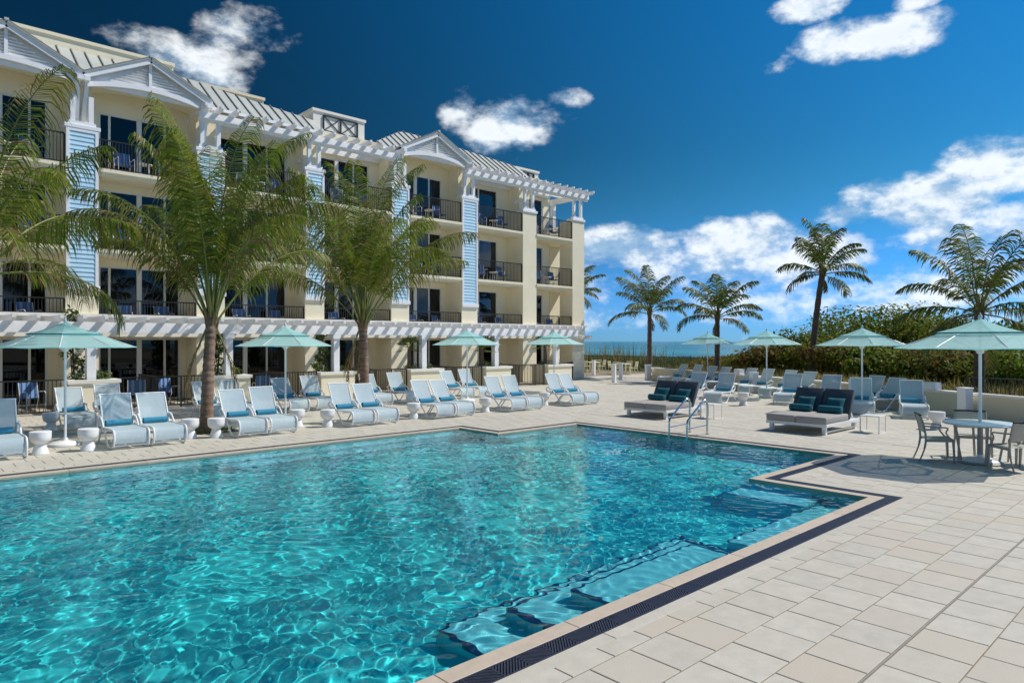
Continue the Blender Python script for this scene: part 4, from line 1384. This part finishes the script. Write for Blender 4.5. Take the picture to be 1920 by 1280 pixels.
UM = make_umbrella(); ufirst = True
for (x, y, rz, sc, lab) in ((2.95, 17.45, .15, 1.0, 'aqua canvas umbrella on white base beside the outermost front loungers'),
                            (8.36, 18.4, .30, 1.0, 'aqua canvas umbrella between the two terrace palms, partly in palm shade'),
                            (16.3, 20.1, .05, 1.0, 'aqua canvas umbrella behind loungers before the slatted gate'),
                            (22.1, 21.1, .22, 1.0, 'aqua canvas umbrella in front of the planter by the sea corner pier'),
                            (31.2, 18.9, .10, 1.0, 'aqua canvas umbrella at the far wall before a slim palm'),
                            (26.0, 13.1, .34, 1.0, 'aqua canvas umbrella behind the gap between the daybeds'),
                            (22.6, 8.25, .20, 1.0, 'aqua canvas umbrella right of the bare tall palm trunk'),
                            (14.97, 3.39, .12, 1.05, 'aqua canvas umbrella standing through the round dining table')):
    o = UM if ufirst else copy_tree(UM); ufirst = False
    o.location = (x, y, 0); o.rotation_euler.z = rz
    o.scale = (sc, sc, 1.0)
    tag(o, lab, 'umbrella', 'aqua umbrellas')

# --- daybeds


def cushion_mesh(name, x, y, z, mat, bev=.05, crown=.0):
    mb = MB().box(-x, x, -y, y, 0, z)
    return mb.mesh(name, mat, smooth=50, bevel=min(bev, z * .45), seg=3)


def make_daybed():
    t = thing('daybed', 'daybed', 'daybed')       # foot towards -x, y across, length 2.05
    L, Wd = 2.05, .76
    fr = MB().box(0, L, -Wd, Wd, .19, .265); fr.build('platform', M['tube'], t, bevel=.006)
    for (x, y) in ((.12, -Wd + .10), (.12, Wd - .10), (L - .14, -Wd + .10), (L - .14, Wd - .10)):
        MB().box(x - .045, x + .045, y - .045, y + .045, 0, .189).build('leg', M['tube'], t)
    for y in (-Wd + .10, Wd - .10): MB().box(.17, L - .19, y - .025, y + .025, .04, .075).build('skid', M['tube'], t)
    for s in (-1, 1):
        me = MB().box(-.02, 1.34, s * .378 - .374, s * .378 + .374, .267, .43).mesh('seat_cushion', M['cushion'], smooth=50, bevel=.035, seg=3)
        link('seat_cushion', me, t)
        bm_ = MB(); y0, y1 = s * .378 - .37, s * .378 + .37
        P = [(1.32, .30), (1.72, 1.03), (1.84, .985), (1.46, .268)]
        bm_.prism(P, lambda a, b: (a, y0, b), lambda a, b: (a, y1, b))
        bk = bm_.build('backrest', M['slate'], t, smooth=50, bevel=.03, seg=2)
        MB().bar((1.47, s * .70, .265), (1.86, s * .70, .975), .03, .03).build('back_brace', M['tube'], t)
        MB().bar((1.70, s * .60, .70), (1.98, s * .60, .265), .025, .025).build('back_brace', M['tube'], t)
    return t


PIL = cushion_mesh('throw_pillow', .22, .20, .12, M['pillow'], .055)
BOL = MB().lathe([(.03, -.30), (.085, -.285), (.095, -.26), (.095, .26), (.085, .285), (.03, .30)], 18)
BOL.v = [(p[0], p[2], p[1]) for p in BOL.v]
BOLM = BOL.mesh('bolster', M['pillow'], smooth=40)


def pillow_mesh():
    """square pillow, thick in the middle with pinched corners"""
    n = 10; mb = MB(); vs = []
    for side in (1, -1):
        for i in range(n + 1):
            for k in range(n + 1):
                u, v = -1 + 2 * i / n, -1 + 2 * k / n
                th = .095 * (max(0, (1 - u ** 4) * (1 - v ** 4))) ** .55
                pin = 1 - .07 * (1 - abs(u)) * abs(v) - .0
                vs.append((u * .23 * (1 - .06 * (1 - v * v)), v * .23 * (1 - .06 * (1 - u * u)), side * th))
    m = (n + 1) ** 2
    fs = []
    for i in range(n):
        for k in range(n):
            a = i * (n + 1) + k
            fs.append((a, a + n + 1, a + n + 2, a + 1)); fs.append((m + a, m + a + 1, m + a + n + 2, m + a + n + 1))
    mb.add(vs, fs)
    return mb.mesh('throw_pillow', M['pillow'], smooth=70)


PIL = pillow_mesh()
DB = make_daybed(); bfirst = True
for (x, y, lab) in ((16.55, 12.12, 'first daybed, by the steel handrails'), (16.55, 7.60, 'second daybed, beside the low cube table')):
    o = DB if bfirst else copy_tree(DB); bfirst = False
    o.location = (x, y, 0)
    tag(o, 'double daybed with taupe seat and slate back, the ' + lab, 'daybed', 'poolside daybeds')
    for s in (-1, 1):
        p = link('throw_pillow', PIL, None, (x + 1.42, y + s * .378, .60)); p.rotation_euler = (0, R(-61), 0); p.rotation_mode = 'XYZ'
        p.rotation_euler = (R(0), R(119), 0)
        tag(p, f'square teal throw pillow leaning on the {lab}', 'pillow', f'pillows of the {lab}')
        b = link('bolster', BOLM, None, (x + 1.17, y + s * .378 + .01, .522), rt.uniform(-.05, .05))
        tag(b, f'teal bolster lying on the {lab}', 'bolster', f'bolsters of the {lab}')

# --- low cube tables of white rod


def cube_table(x, y, lab):
    t = thing('cube_table', lab, 'side table', (x, y, 0))
    h = .23
    MB().box(-h, h, -h, h, .40, .425).build('table_top', M['tube'], t, bevel=.004)
    for a in (-1, 1):
        for b in (-1, 1): MB().box(a * h - .012 * (1 + a) , a * h + .012 * (1 - a), b * h - .012 * (1 + b), b * h + .012 * (1 - b), 0, .399).build('leg', M['tube'], t)
        MB().box(-h + .025, h - .025, a * h - .012 * (1 + a), a * h + .012 * (1 - a), 0.0, .022).build('stretcher', M['tube'], t)


cube_table(18.1, 6.35, 'low white cube-frame table right of the second daybed')
cube_table(17.95, 10.75, 'low white cube-frame table behind the steel handrails')

# --- pool handrails
for k, y in enumerate((9.42, 8.93)):
    t = wthing('pool_handrail', ('bent steel pool handrail on the first daybed side of the ladder' if k == 0 else 'bent steel pool handrail on the second daybed side of the ladder'), 'handrail', (14.6, y, 0), 'pool handrails')
    MB().tube(smooth_path([(14.72, y, -.02), (14.72, y, .45), (14.72, y, .74), (14.66, y, .84), (14.52, y, .80), (14.22, y, .62), (13.94, y, .44), (13.86, y, .36), (13.845, y, .2), (13.845, y, -.55)], 4), .024, 12).build('rail', M['steel'], t, smooth=60)
    MB().tube([(14.72, y, .22), (13.845, y, .20)], .014, 10).build('lower_bar', M['steel'], t, smooth=60)
    MB().lathe([(.05, 0), (.05, .012), (.03, .022)], 16, (14.72, y, 0.0)).build('flange', M['steel'], t, smooth=40)

# --- dining set
dt = thing('dining_table', 'round pale dining table with umbrella pole through its centre', 'table', (14.97, 3.39, 0))
MB().lathe([(.58, .715), (.60, .72), (.60, .742), (.59, .75)], 36).build('table_top', M['tabletop'], dt, smooth=40)
MB().lathe([(.05, .06), (.05, .45), (.06, .45), (.06, .49), (.045, .49), (.045, .714)], 16).build('pedestal', M['taupe'], dt, smooth=40)
MB().lathe([(.36, .0), (.37, .02), (.35, .04), (.08, .062)], 32).build('base_plate', M['taupe'], dt, smooth=40)
for k in range(4):
    a = k * math.pi / 2 + .5
    MB().bar((.30 * math.cos(a), .30 * math.sin(a), .03), (.42 * math.cos(a), .42 * math.sin(a), .716), .035, .03).build('leg', M['taupe'], dt)


def make_armchair():
    t = thing('dining_chair', 'chair', 'chair')       # faces -y
    for s in (-1, 1):
        x = s * .27
        MB().bar((x, -.24, 0), (x * .97, -.22, .43), .028, .028, w2=.04, h2=.04).build('leg', M['taupe'], t)
        MB().tube(smooth_path([(x, .33, 0), (x * .98, .25, .22), (x * .97, .22, .43), (x * .97, .25, .66), (x * .97, .31, .86)], 3), [.014] * 4 + [.019] * 9, 8).build('back_leg', M['taupe'], t, smooth=60)
        MB().tube(smooth_path([(x * .97, -.20, .42), (x * 1.04, -.10, .56), (x * 1.05, -.13, .645), (x * 1.04, .02, .66), (x * .98, .25, .67)], 3), .015, 8).build('arm', M['taupe'], t, smooth=60)
        MB().bar((x * .97, -.23, .415), (x * .97, .23, .40), .03, .045).build('side_rail', M['taupe'], t)
    MB().bar((-.26, -.22, .41), (.26, -.22, .41), .03, .05).build('front_rail', M['taupe'], t)
    strip(MB(), [(-.23, .445), (-.1, .435), (.1, .425), (.22, .425)], .25, .015).build('seat_sling', M['taupes'], t, smooth=60)
    strip(MB(), [(.235, .54), (.25, .64), (.28, .76), (.305, .845)], .25, .02).build('back_sling', M['taupes'], t, smooth=60)
    MB().tube([(-.27, .312, .87), (0, .325, .875), (.27, .312, .87)], .022, 8).build('top_bar', M['black'], t, smooth=60)
    return t


AC = make_armchair(); afirst = True
for (x, y, fxy, lab) in ((14.66, 4.02, (14.97, 3.39), 'taupe armchair on the pool drain side of the dining table'), (14.52, 2.80, (14.97, 3.39), 'taupe armchair at the paved open side of the dining table'),
                         (15.62, 3.66, (14.97, 3.39), 'taupe armchair on the terrace wall side of the dining table'), (15.35, 2.72, (14.97, 3.39), 'taupe armchair behind the dining table farthest from the daybeds')):
    o = AC if afirst else copy_tree(AC); afirst = False
    d = Vector((fxy[0] - x, fxy[1] - y)); o.location = (x, y, 0)
    o.rotation_euler.z = math.atan2(d.x, -d.y)
    tag(o, lab, 'chair', 'dining armchairs')

# --- terrace wall, end posts, light boxes
tw = wthing('terrace_wall', 'low cream terrace wall with pale cap behind the seaward loungers', 'wall', (WA.x, WA.y, 0))
perp = Vector((-WD.y, WD.x))


def along(mb, a, b, w, z0, z1, off=0.0):
    p, q = a + WNRM * off, b + WNRM * off
    return mb.bar((p.x, p.y, (z0 + z1) / 2), (q.x, q.y, (z0 + z1) / 2), w, z1 - z0)


along(MB(), WA, WB, .25, 0, .66).build('wall_body', M['wallc'], tw)
segs = 14
for k in range(segs):
    a, b = WA.lerp(WB, k / segs), WA.lerp(WB, (k + 1) / segs)
    along(MB(), a + WD * .003, b - WD * .003, .33, .661, .73).build('cap_stone', M['creamcap'], tw)
bang = math.atan2(WD.y, WD.x)
for px, lab in ((1228, 'at the open end of the terrace wall'), (1430, 'beside the fourth seaward umbrella pole'), (1622, 'below the third seaward umbrella'), (1832, 'behind the dining umbrella pole')):
    w = wallpt(px) + WNRM * .45
    o = MB().box(-.14, .14, -.14, .14, 0, .86).box(-.16, .16, -.16, .16, .861, .90).build('light_pillar', M['white'], None, loc=(w.x, w.y, 0), rz=bang, bevel=.006)
    tag(o, 'short square white light pillar ' + lab, 'pillar', 'white light pillars')
for px, lab in ((1386, 'near the far umbrella'), (1556, 'left of the bare palm trunk'), (1748, 'before the dark ramp fence')):
    w = wallpt(px)
    o = MB().box(-.22, .22, -.13, .13, .732, .96).build('light_box', M['white'], None, loc=(w.x, w.y, 0), rz=bang, bevel=.006)
    tag(o, 'white box lamp on the terrace wall cap ' + lab, 'lamp', 'box lamps on the wall')
for (x, y, lab) in ((34.8, 29.6, 'nearest the hotel corner'), (29.7, 23.8, 'closest to the loungers'), (32.1, 25.2, 'between the other two bollards')):
    o = MB().box(-.10, .10, -.10, .10, 0, .97).box(-.115, .115, -.115, .115, .971, 1.01).build('bollard', M['white'], None, loc=(x, y, 0), rz=.3, bevel=.006)
    tag(o, 'slim white bollard on the far terrace ' + lab, 'bollard', 'white bollards')


def free_fence(pts, lab, h, name='fence', gap=.12):
    t = wthing(name, lab, 'fence', (pts[0][0], pts[0][1], 0))
    for a, b in zip(pts[:-1], pts[1:]): railing(a[0], a[1], b[0], b[1], a[2] if len(a) > 2 else 0.0, h, t, 'picket_panel', gap)


free_fence([(41.7, 47.0), (41.7, 36.0), (41.7, 25.2)], 'dark picket fence between the far terrace and the dune', 1.15)
p1 = wallpt(1792) - WNRM * .42; p2 = wallpt(1925) - WNRM * .42; p3 = wallpt(1910) - WNRM * 3.4
free_fence([(p1.x, p1.y, .2), (p2.x, p2.y, .2), (p2.x + WD.x * 5, p2.y + WD.y * 5, .2)], 'dark slatted ramp fence behind the terrace wall', .98, gap=.14)

# far terrace tables and chairs


def far_chair():
    t = thing('terrace_chair', 'chair', 'chair')
    for s in (-1, 1):
        MB().tube([(s * .22, -.22, 0), (s * .21, -.2, .45)], .018, 6).build('leg', M['yellow'], t); MB().tube([(s * .22, .26, 0), (s * .21, .2, .45), (s * .21, .28, .90)], .018, 6).build('leg', M['yellow'], t)
    MB().box(-.22, .22, -.22, .22, .44, .475).build('seat', M['yellow'], t)
    for z in (.60, .72, .85): MB().bar((-.21, .24 + (z - .6) * .16, z), (.21, .24 + (z - .6) * .16, z), .02, .07).build('back_slat', M['yellow'], t)
    return t


FC = far_chair(); cfirst = True
for (tx, ty, lab) in ((38.6, 33.0, 'by the hotel corner bollard'), (37.4, 29.2, 'by the middle bollard')):
    t = thing('terrace_table', 'square pale terrace table ' + lab, 'table', (tx, ty, 0), .2, 'far terrace tables')
    MB().box(-.42, .42, -.42, .42, .71, .745).build('table_top', M['creamcap'], t)
    for a in (-1, 1):
        for b in (-1, 1): MB().box(a * .38 - .03, a * .38 + .03, b * .38 - .03, b * .38 + .03, 0, .709).build('leg', M['yellow'], t)
    for k in range(4):
        a = .2 + k * math.pi / 2
        o = FC if cfirst else copy_tree(FC); cfirst = False
        o.location = (tx + .78 * math.cos(a), ty + .78 * math.sin(a), 0); o.rotation_euler.z = a - math.pi / 2
        tag(o, 'cream slat-back chair at the terrace table ' + lab, 'chair', 'far terrace chairs ' + lab)

# ================================================================== palms


def frond_mesh(rnd, L, e0, curl, leaf, dry=0.0, npair=44, twist=0.0, mats=None, width=.034, hang=.75, t0=.16):
    """one feather frond starting at the origin, heading along +x at elevation e0"""
    mb = MB(); n = 16
    pts = []; p = Vector((0, 0, 0)); el_ = e0; az_ = 0.0; ds = L / n
    for i in range(n + 1):
        pts.append(p.copy())
        t = i / n
        el_ -= curl * ds / L * (0.35 + 1.9 * t * t)
        az_ += twist / n
        p = p + Vector((math.cos(el_) * math.cos(az_), math.cos(el_) * math.sin(az_), math.sin(el_))) * ds
    rad = [.030 * (1 - .88 * (i / n) ** .7) + .004 for i in range(n + 1)]
    mb.tube(pts, rad, 5, 0, cap=False)

    def at(t):
        f = t * n; i = min(int(f), n - 1); return pts[i].lerp(pts[i + 1], f - i), (pts[i + 1] - pts[i]).normalized()
    dn = Vector((0, 0, -1))
    for k in range(npair):
        t = t0 + (1 - t0) * (k + .5) / npair
        c, d = at(min(t, .999))
        sd = d.cross(Vector((0, 0, 1)))
        if sd.length < .15: sd = Vector((0, 1, 0))
        sd.normalize(); upv = sd.cross(d)
        ll = leaf * (math.sin(math.pi * min(1, (t - .10) / .95)) ** .55) * rnd.uniform(.82, 1.12)
        for s in (-1, 1):
            if rnd.random() < .05: continue
            fw = .55 + .55 * t + rnd.gauss(0, .08)
            v1 = (sd * s + d * fw + upv * (.25 + rnd.gauss(0, .12))).normalized()
            v1 = (v1 + dn * hang * .25).normalized()
            v2 = (v1 + dn * hang * rnd.uniform(.5, 1.2)).normalized()
            v3 = (v2 + dn * hang * rnd.uniform(.5, 1.3)).normalized()
            a = c; b = a + v1 * ll * .38; e = b + v2 * ll * .34; g = e + v3 * ll * .28
            w = d.cross(v1); w = (d * .8 + v1.cross(sd) * .3).normalized() * width
            if rnd.random() < .5: w = (w + upv * width * .6)
            mi = 2 if rnd.random() < dry else 1
            mb.add([a - w * .35, a + w * .35, b - w * .5, b + w * .5, e - w * .42, e + w * .42, g], [(0, 1, 3, 2), (2, 3, 5, 4), (4, 5, 6)], mi)
    return mb.mesh('frond', mats or [M['petiole'], M['frond'], M['dryleaf']])


def palm(name, lab, base, height, lean, rbase, rtop, nf, L, elev, curl, seed, leaf=.75, npair=44, dry=.06, mats=None, bark='bark', hang=.75, wind=(0, 0), width=.034, dead=2, group='coconut palms', t0=.16):
    rnd = random.Random(seed)
    t = thing(name, lab, 'palm tree', base, 0, group)
    n = 64 if bark == 'bark' else 40; pts = []; rad = []
    for i in range(n + 1):
        q = i / n
        pts.append((lean[0] * q ** 1.6, lean[1] * q ** 1.6, height * q))
        rr = rtop + (rbase - rtop) * (1 - q) ** 1.4 + (.045 * rbase * (1, .3, -1, -.2)[i % 4] * rnd.uniform(.6, 1.3)) + (rbase * .5 * max(0, .06 - q) / .06)
        rad.append(rr)
    MB().tube(pts, rad, 12).build('trunk', M[bark], t, smooth=70)
    top = Vector(pts[-1])
    # leaf-base boots under the crown
    bt = MB()
    for k in range(9):
        a = k * 2.4; z = -.45 + .06 * k; r = rtop * 1.05
        d = Vector((math.cos(a), math.sin(a), 0))
        bt.bar(top + d * r * .7 + Vector((0, 0, z)), top + d * (r + .05) + Vector((0, 0, z + .42)), .13, .05, w2=.05, h2=.02)
    bt.build('leaf_bases', M['dryleaf'], t)
    for k in range(nf):
        a = k * 2.39996 + rnd.uniform(-.25, .25)
        q = k / (nf - 1)
        e = R(elev[0] + (elev[1] - elev[0]) * q ** .8 + rnd.uniform(-6, 6))
        Lk = L * rnd.uniform(.82, 1.1) * (.8 + .2 * q)
        c = curl * rnd.uniform(.75, 1.25) * (1.25 - .45 * q)
        me = frond_mesh(rnd, Lk, e, c, leaf * rnd.uniform(.85, 1.1), dry if q > .25 else dry * 4, npair, rnd.uniform(-.35, .35), mats, width, hang, t0)
        o = link('frond', me, t, top + Vector((math.cos(a) * rtop * .5, math.sin(a) * rtop * .5, -.25 + .3 * q)), a)
        if wind != (0, 0): o.rotation_euler = (wind[0] * rnd.uniform(.6, 1.2), wind[1] * rnd.uniform(.6, 1.2), a)
    for k in range(dead):      # a few dry fronds hanging against the trunk
        a = rnd.uniform(0, 6.28)
        me = frond_mesh(rnd, L * .3, R(-66), .4, leaf * .45, .95, npair // 2, .2, mats, width, 1.2)
        link('dry_frond', me, t, top + Vector((math.cos(a) * rtop, math.sin(a) * rtop, -.35)), a)
    return t


palm('coconut_palm', 'coconut palm with leaning brown trunk among the front loungers', (6.04, 17.85, -.04), 2.95, (.16, .1), .165, .125, 23, 5.5, (62, 89), 1.15, 8, leaf=1.0, npair=78, dry=.06, hang=1.8, width=.029, t0=.24)
palm('coconut_palm', 'coconut palm with straight reddish trunk before the hotel piers', (12.05, 20.35, -.04), 3.0, (-.05, .05), .175, .14, 22, 5.9, (58, 89), 1.2, 12, leaf=1.06, npair=78, dry=.05, hang=1.7, width=.030, t0=.26)
palm('coconut_palm', 'coconut palm at the left edge spreading over the outermost balconies', (1.55, 18.2, -.04), 3.9, (-.1, 0), .20, .16, 20, 4.8, (14, 87), 1.35, 33, leaf=1.02, npair=74, dry=.10, hang=1.7, width=.028, t0=.22)
FARM = [M['petiole'], M['frondfar'], M['dryleaf']]


def on_ray(px, depth):
    u = (px - 960) / FPX; return (fx + u * fy) * depth, (fy - u * fx) * depth


def zat(py, depth): return CAMH + (640.5 - py) / FPX * depth


def farpalm(px, dep, ytop, lab, seed, lean=(0, 0), nf=20, L=2.2, rb=.17, elev=(-8, 84), curl=1.2, z0=.2, wind=(0, 0)):
    x, y = on_ray(px, dep)
    palm('coconut_palm', lab, (x, y, z0), zat(ytop, dep) - z0, lean, rb, rb * .72, nf, L, elev, curl, seed, leaf=.80, npair=44, dry=.05, mats=FARM, bark='barkfar', hang=.95, width=.05, t0=.2, dead=1, wind=wind)


farpalm(1218, 42, 582, 'slim coconut palm on the dune over the picket fence', 51, nf=15, L=3.1, z0=.4, elev=(10, 86))
farpalm(1345, 38, 590, 'slim coconut palm behind the farthest umbrella', 52, nf=14, L=2.9, z0=.3, elev=(12, 84), wind=(0, .12))
farpalm(1522, 35, 508, 'tall bare-trunked coconut palm rising out of the hedge', 53, lean=(.25, -.45), nf=15, L=2.6, rb=.18, z0=.3, elev=(-6, 84))
farpalm(1836, 23.5, 578, 'full coconut palm behind the dining umbrella', 54, nf=19, L=3.5, rb=.19, z0=.25, elev=(-18, 80), curl=1.3)
farpalm(1079, 55, 545, 'coconut palm peeping out behind the hotel corner', 55, nf=18, L=2.7, z0=.3)

# small fan palms in the planters


def fan_palm(x, y, z0, h, r, lab, seed):
    rnd = random.Random(seed)
    t = thing('fan_palm', lab, 'palm tree', (x, y, z0), 0, 'small fan palms in the planters')
    MB().tube([(0, 0, 0), (.02, 0, h * .5), (0, .01, h)], [.11, .10, .07], 9).build('trunk', M['barkfar'], t, smooth=60)
    for k in range(16):
        a = k * 2.4; e = R(rnd.uniform(-15, 75)); st = r * .45
        d = Vector((math.cos(a) * math.cos(e), math.sin(a) * math.cos(e), math.sin(e)))
        mb = MB(); base = Vector((0, 0, h)); tip = base + d * st
        mb.tube([base, tip], .008, 4, 0)
        sd = d.cross(Vector((0, 0, 1))); sd.normalize(); up_ = sd.cross(d)
        for j in range(13):
            g = R(-75 + 150 * j / 12); v = (d * math.cos(g) + sd * math.sin(g)).normalized()
            q = tip + v * r * .55 + Vector((0, 0, -.10 * r * (1 - math.cos(g)))); m_ = tip + v * r * .3
            w = v.cross(up_).normalized() * .022
            mb.add([tip, m_ - w, q, m_ + w], [(0, 1, 2, 3)], 1)
        mb.build('fan_leaf', [M['petiole'], M['leaf'], M['dryleaf']], t)
    return t


fan_palm(17.35, 25.5, .88, 1.05, .75, 'small fan palm in the planter right of the reddish palm trunk', 1)
fan_palm(21.6, 25.5, .88, 1.0, .95, 'dark-trunked fan palm in the planter behind the third umbrella', 2)
fan_palm(26.0, 25.5, .88, 1.15, .95, 'slim fan palm in the planter by the sea corner pier', 3)

# ================================================================== hedge of broad-leaved bushes beyond the wall


def bush(px, dep, ytop, width, lab, seed, n=4200, size=.135, mat='grape'):
    rnd = random.Random(seed)
    x, y = on_ray(px, dep); zt = zat(ytop, dep)
    t = wthing('sea_grape_bush', lab, 'bush', (x, y, .1), 'broad-leaved bushes beyond the terrace wall')
    fb_ = MB(); lobes = []
    for k in range(11):
        a = rnd.uniform(0, 6.28); r = width * .5 * rnd.uniform(.1, .85)
        hz = rnd.uniform(.35, .82) * zt
        lobes.append((x + math.cos(a) * r, y + math.sin(a) * r, hz, width * rnd.uniform(.22, .36), zt * rnd.uniform(.20, .30)))
    lobes.append((x, y, zt * .74, width * .34, zt * .26))
    lobes.append((x - fx * width * .35, y - fy * width * .35, zt * .35, width * .42, zt * .34))
    for (lx, ly, lz, lr, lh) in lobes:
        leaf_cloud(fb_, (lx, ly, lz), (lr, lr, lh), n // len(lobes), size, rnd, .45)
    fb_.build('foliage', M[mat], t)
    st = MB()
    for k in range(6):
        a = rnd.uniform(0, 6.28); q = lobes[k]
        st.tube([(x + .3 * math.cos(a), y + .3 * math.sin(a), -.1), ((x + q[0]) / 2, (y + q[1]) / 2, q[2] * .5), (q[0], q[1], q[2])], [.07, .05, .02], 6)
    st.build('stem', M['twig'], t)


BUSH = [(1345, 44, 662, 4.0, 'low bush at the dune end of the hedge'), (1405, 42, 655, 4.4, 'low rounded bush behind the far umbrella pole'), (1460, 40, 640, 4.6, 'reddish bush behind the fourth seaward umbrella'),
        (1520, 39, 612, 5.0, 'bush around the bare tall palm trunk'), (1585, 40, 590, 5.4, 'high bush left of the hedge summit'), (1660, 40, 566, 6.2, 'highest bush forming the hedge summit'),
        (1735, 38, 585, 5.4, 'high bush right of the hedge summit'), (1795, 36, 597, 5.0, 'bush left of the full coconut palm'), (1850, 34, 600, 4.8, 'bush behind the full coconut palm'),
        (1915, 33, 606, 4.8, 'bush beyond the dark ramp fence'), (1985, 32, 600, 4.8, 'outermost bush of the hedge'), (1560, 35, 640, 3.6, 'front bush under the third seaward umbrella'),
        (1680, 32, 640, 3.8, 'front bush behind the loungers near the ramp'), (1770, 30, 645, 3.4, 'front bush over the terrace wall lamp'), (1620, 33, 645, 3.4, 'front bush in the middle of the hedge'), (1870, 28.5, 650, 3.2, 'front bush behind the ramp fence')]
for i, (px, dep, yt, w, lab) in enumerate(BUSH):
    bush(px, dep, yt + 7, w, 'dense broad-leaved green ' + lab, 100 + i, n=5200 if w > 4.5 else 3800, mat='grape2' if i in (0, 2, 11, 13) else 'grape', size=(.135, .11, .15)[i % 3])

# ================================================================== grasses


def blades(mb, pts, h, w, rnd, bend=.35):
    for (x, y, z) in pts:
        hh = h * rnd.uniform(.5, 1.25); a = rnd.uniform(0, 6.28); b = rnd.gauss(0, bend) * hh
        dx_, dy_ = math.cos(a), math.sin(a); ww = w * rnd.uniform(.7, 1.3)
        p = Vector((x, y, z)); s_ = Vector((-dy_, dx_, 0)) * ww
        m_ = p + Vector((dx_ * b * .35, dy_ * b * .35, hh * .55)); q = p + Vector((dx_ * b, dy_ * b, hh))
        mb.add([p - s_, p + s_, m_ + s_ * .7, m_ - s_ * .7, q], [(0, 1, 2, 3), (3, 2, 4)])
    return mb


rg = random.Random(41)
g1 = []
for k in range(16000):
    x = DX1 + .4 + rg.random() ** 1.2 * 22; y = rg.uniform(18, 66)
    g1.append((x, y, dune_z(x, y) - .03))
tag(blades(MB(), g1, .52, .04, rg).build('dune_grass', M['grass']), kind='stuff')
# planting strip behind the terrace wall
sb2 = MB()
along(sb2, WA - WD * 1.0, WB + WD * 30, 16.0, -.3, .22, -8.3)
tag(sb2.build('planting_bed', M['dune']), kind='structure')
g2 = []
for k in range(9000):
    t = rg.uniform(0, 1); o_ = .35 + rg.random() ** 1.5 * 4.0
    p = WA.lerp(WB, t) - WNRM * o_
    cl = noise.noise((p.x * .6, p.y * .6, 5))
    if cl < -.15 and rg.random() < .7: continue
    g2.append((p.x, p.y, .2))
tag(blades(MB(), g2, .62, .022, rg, .5).build('dry_grass', M['drygrass']), kind='stuff')
# tall sea oats on the dune edge
g3 = []
for k in range(260):
    x = DX1 + rg.uniform(1, 8); y = rg.uniform(33, 41); g3.append((x, y, dune_z(x, y)))
tag(blades(MB(), g3, 1.7, .03, rg, .3).build('sea_oats', M['drygrass']), kind='stuff')
for (x0, y0, x1, y1), lab in zip(PIT, ('leaning', 'reddish')):
    tag(MB().box(x0 + .004, x1 - .004, y0 + .004, y1 - .004, -.044, -.004).build('planting_pit', M['soil']), kind='structure')
    pts = [(rg.uniform(x0, x1), rg.uniform(y0, y1), -.02) for _ in range(500)]
    tag(blades(MB(), pts, .12, .012, rg, .5).build('pit_grass', M['grass']), kind='stuff')

for o in bpy.data.objects:
    if '_w' in o: del o['_w']
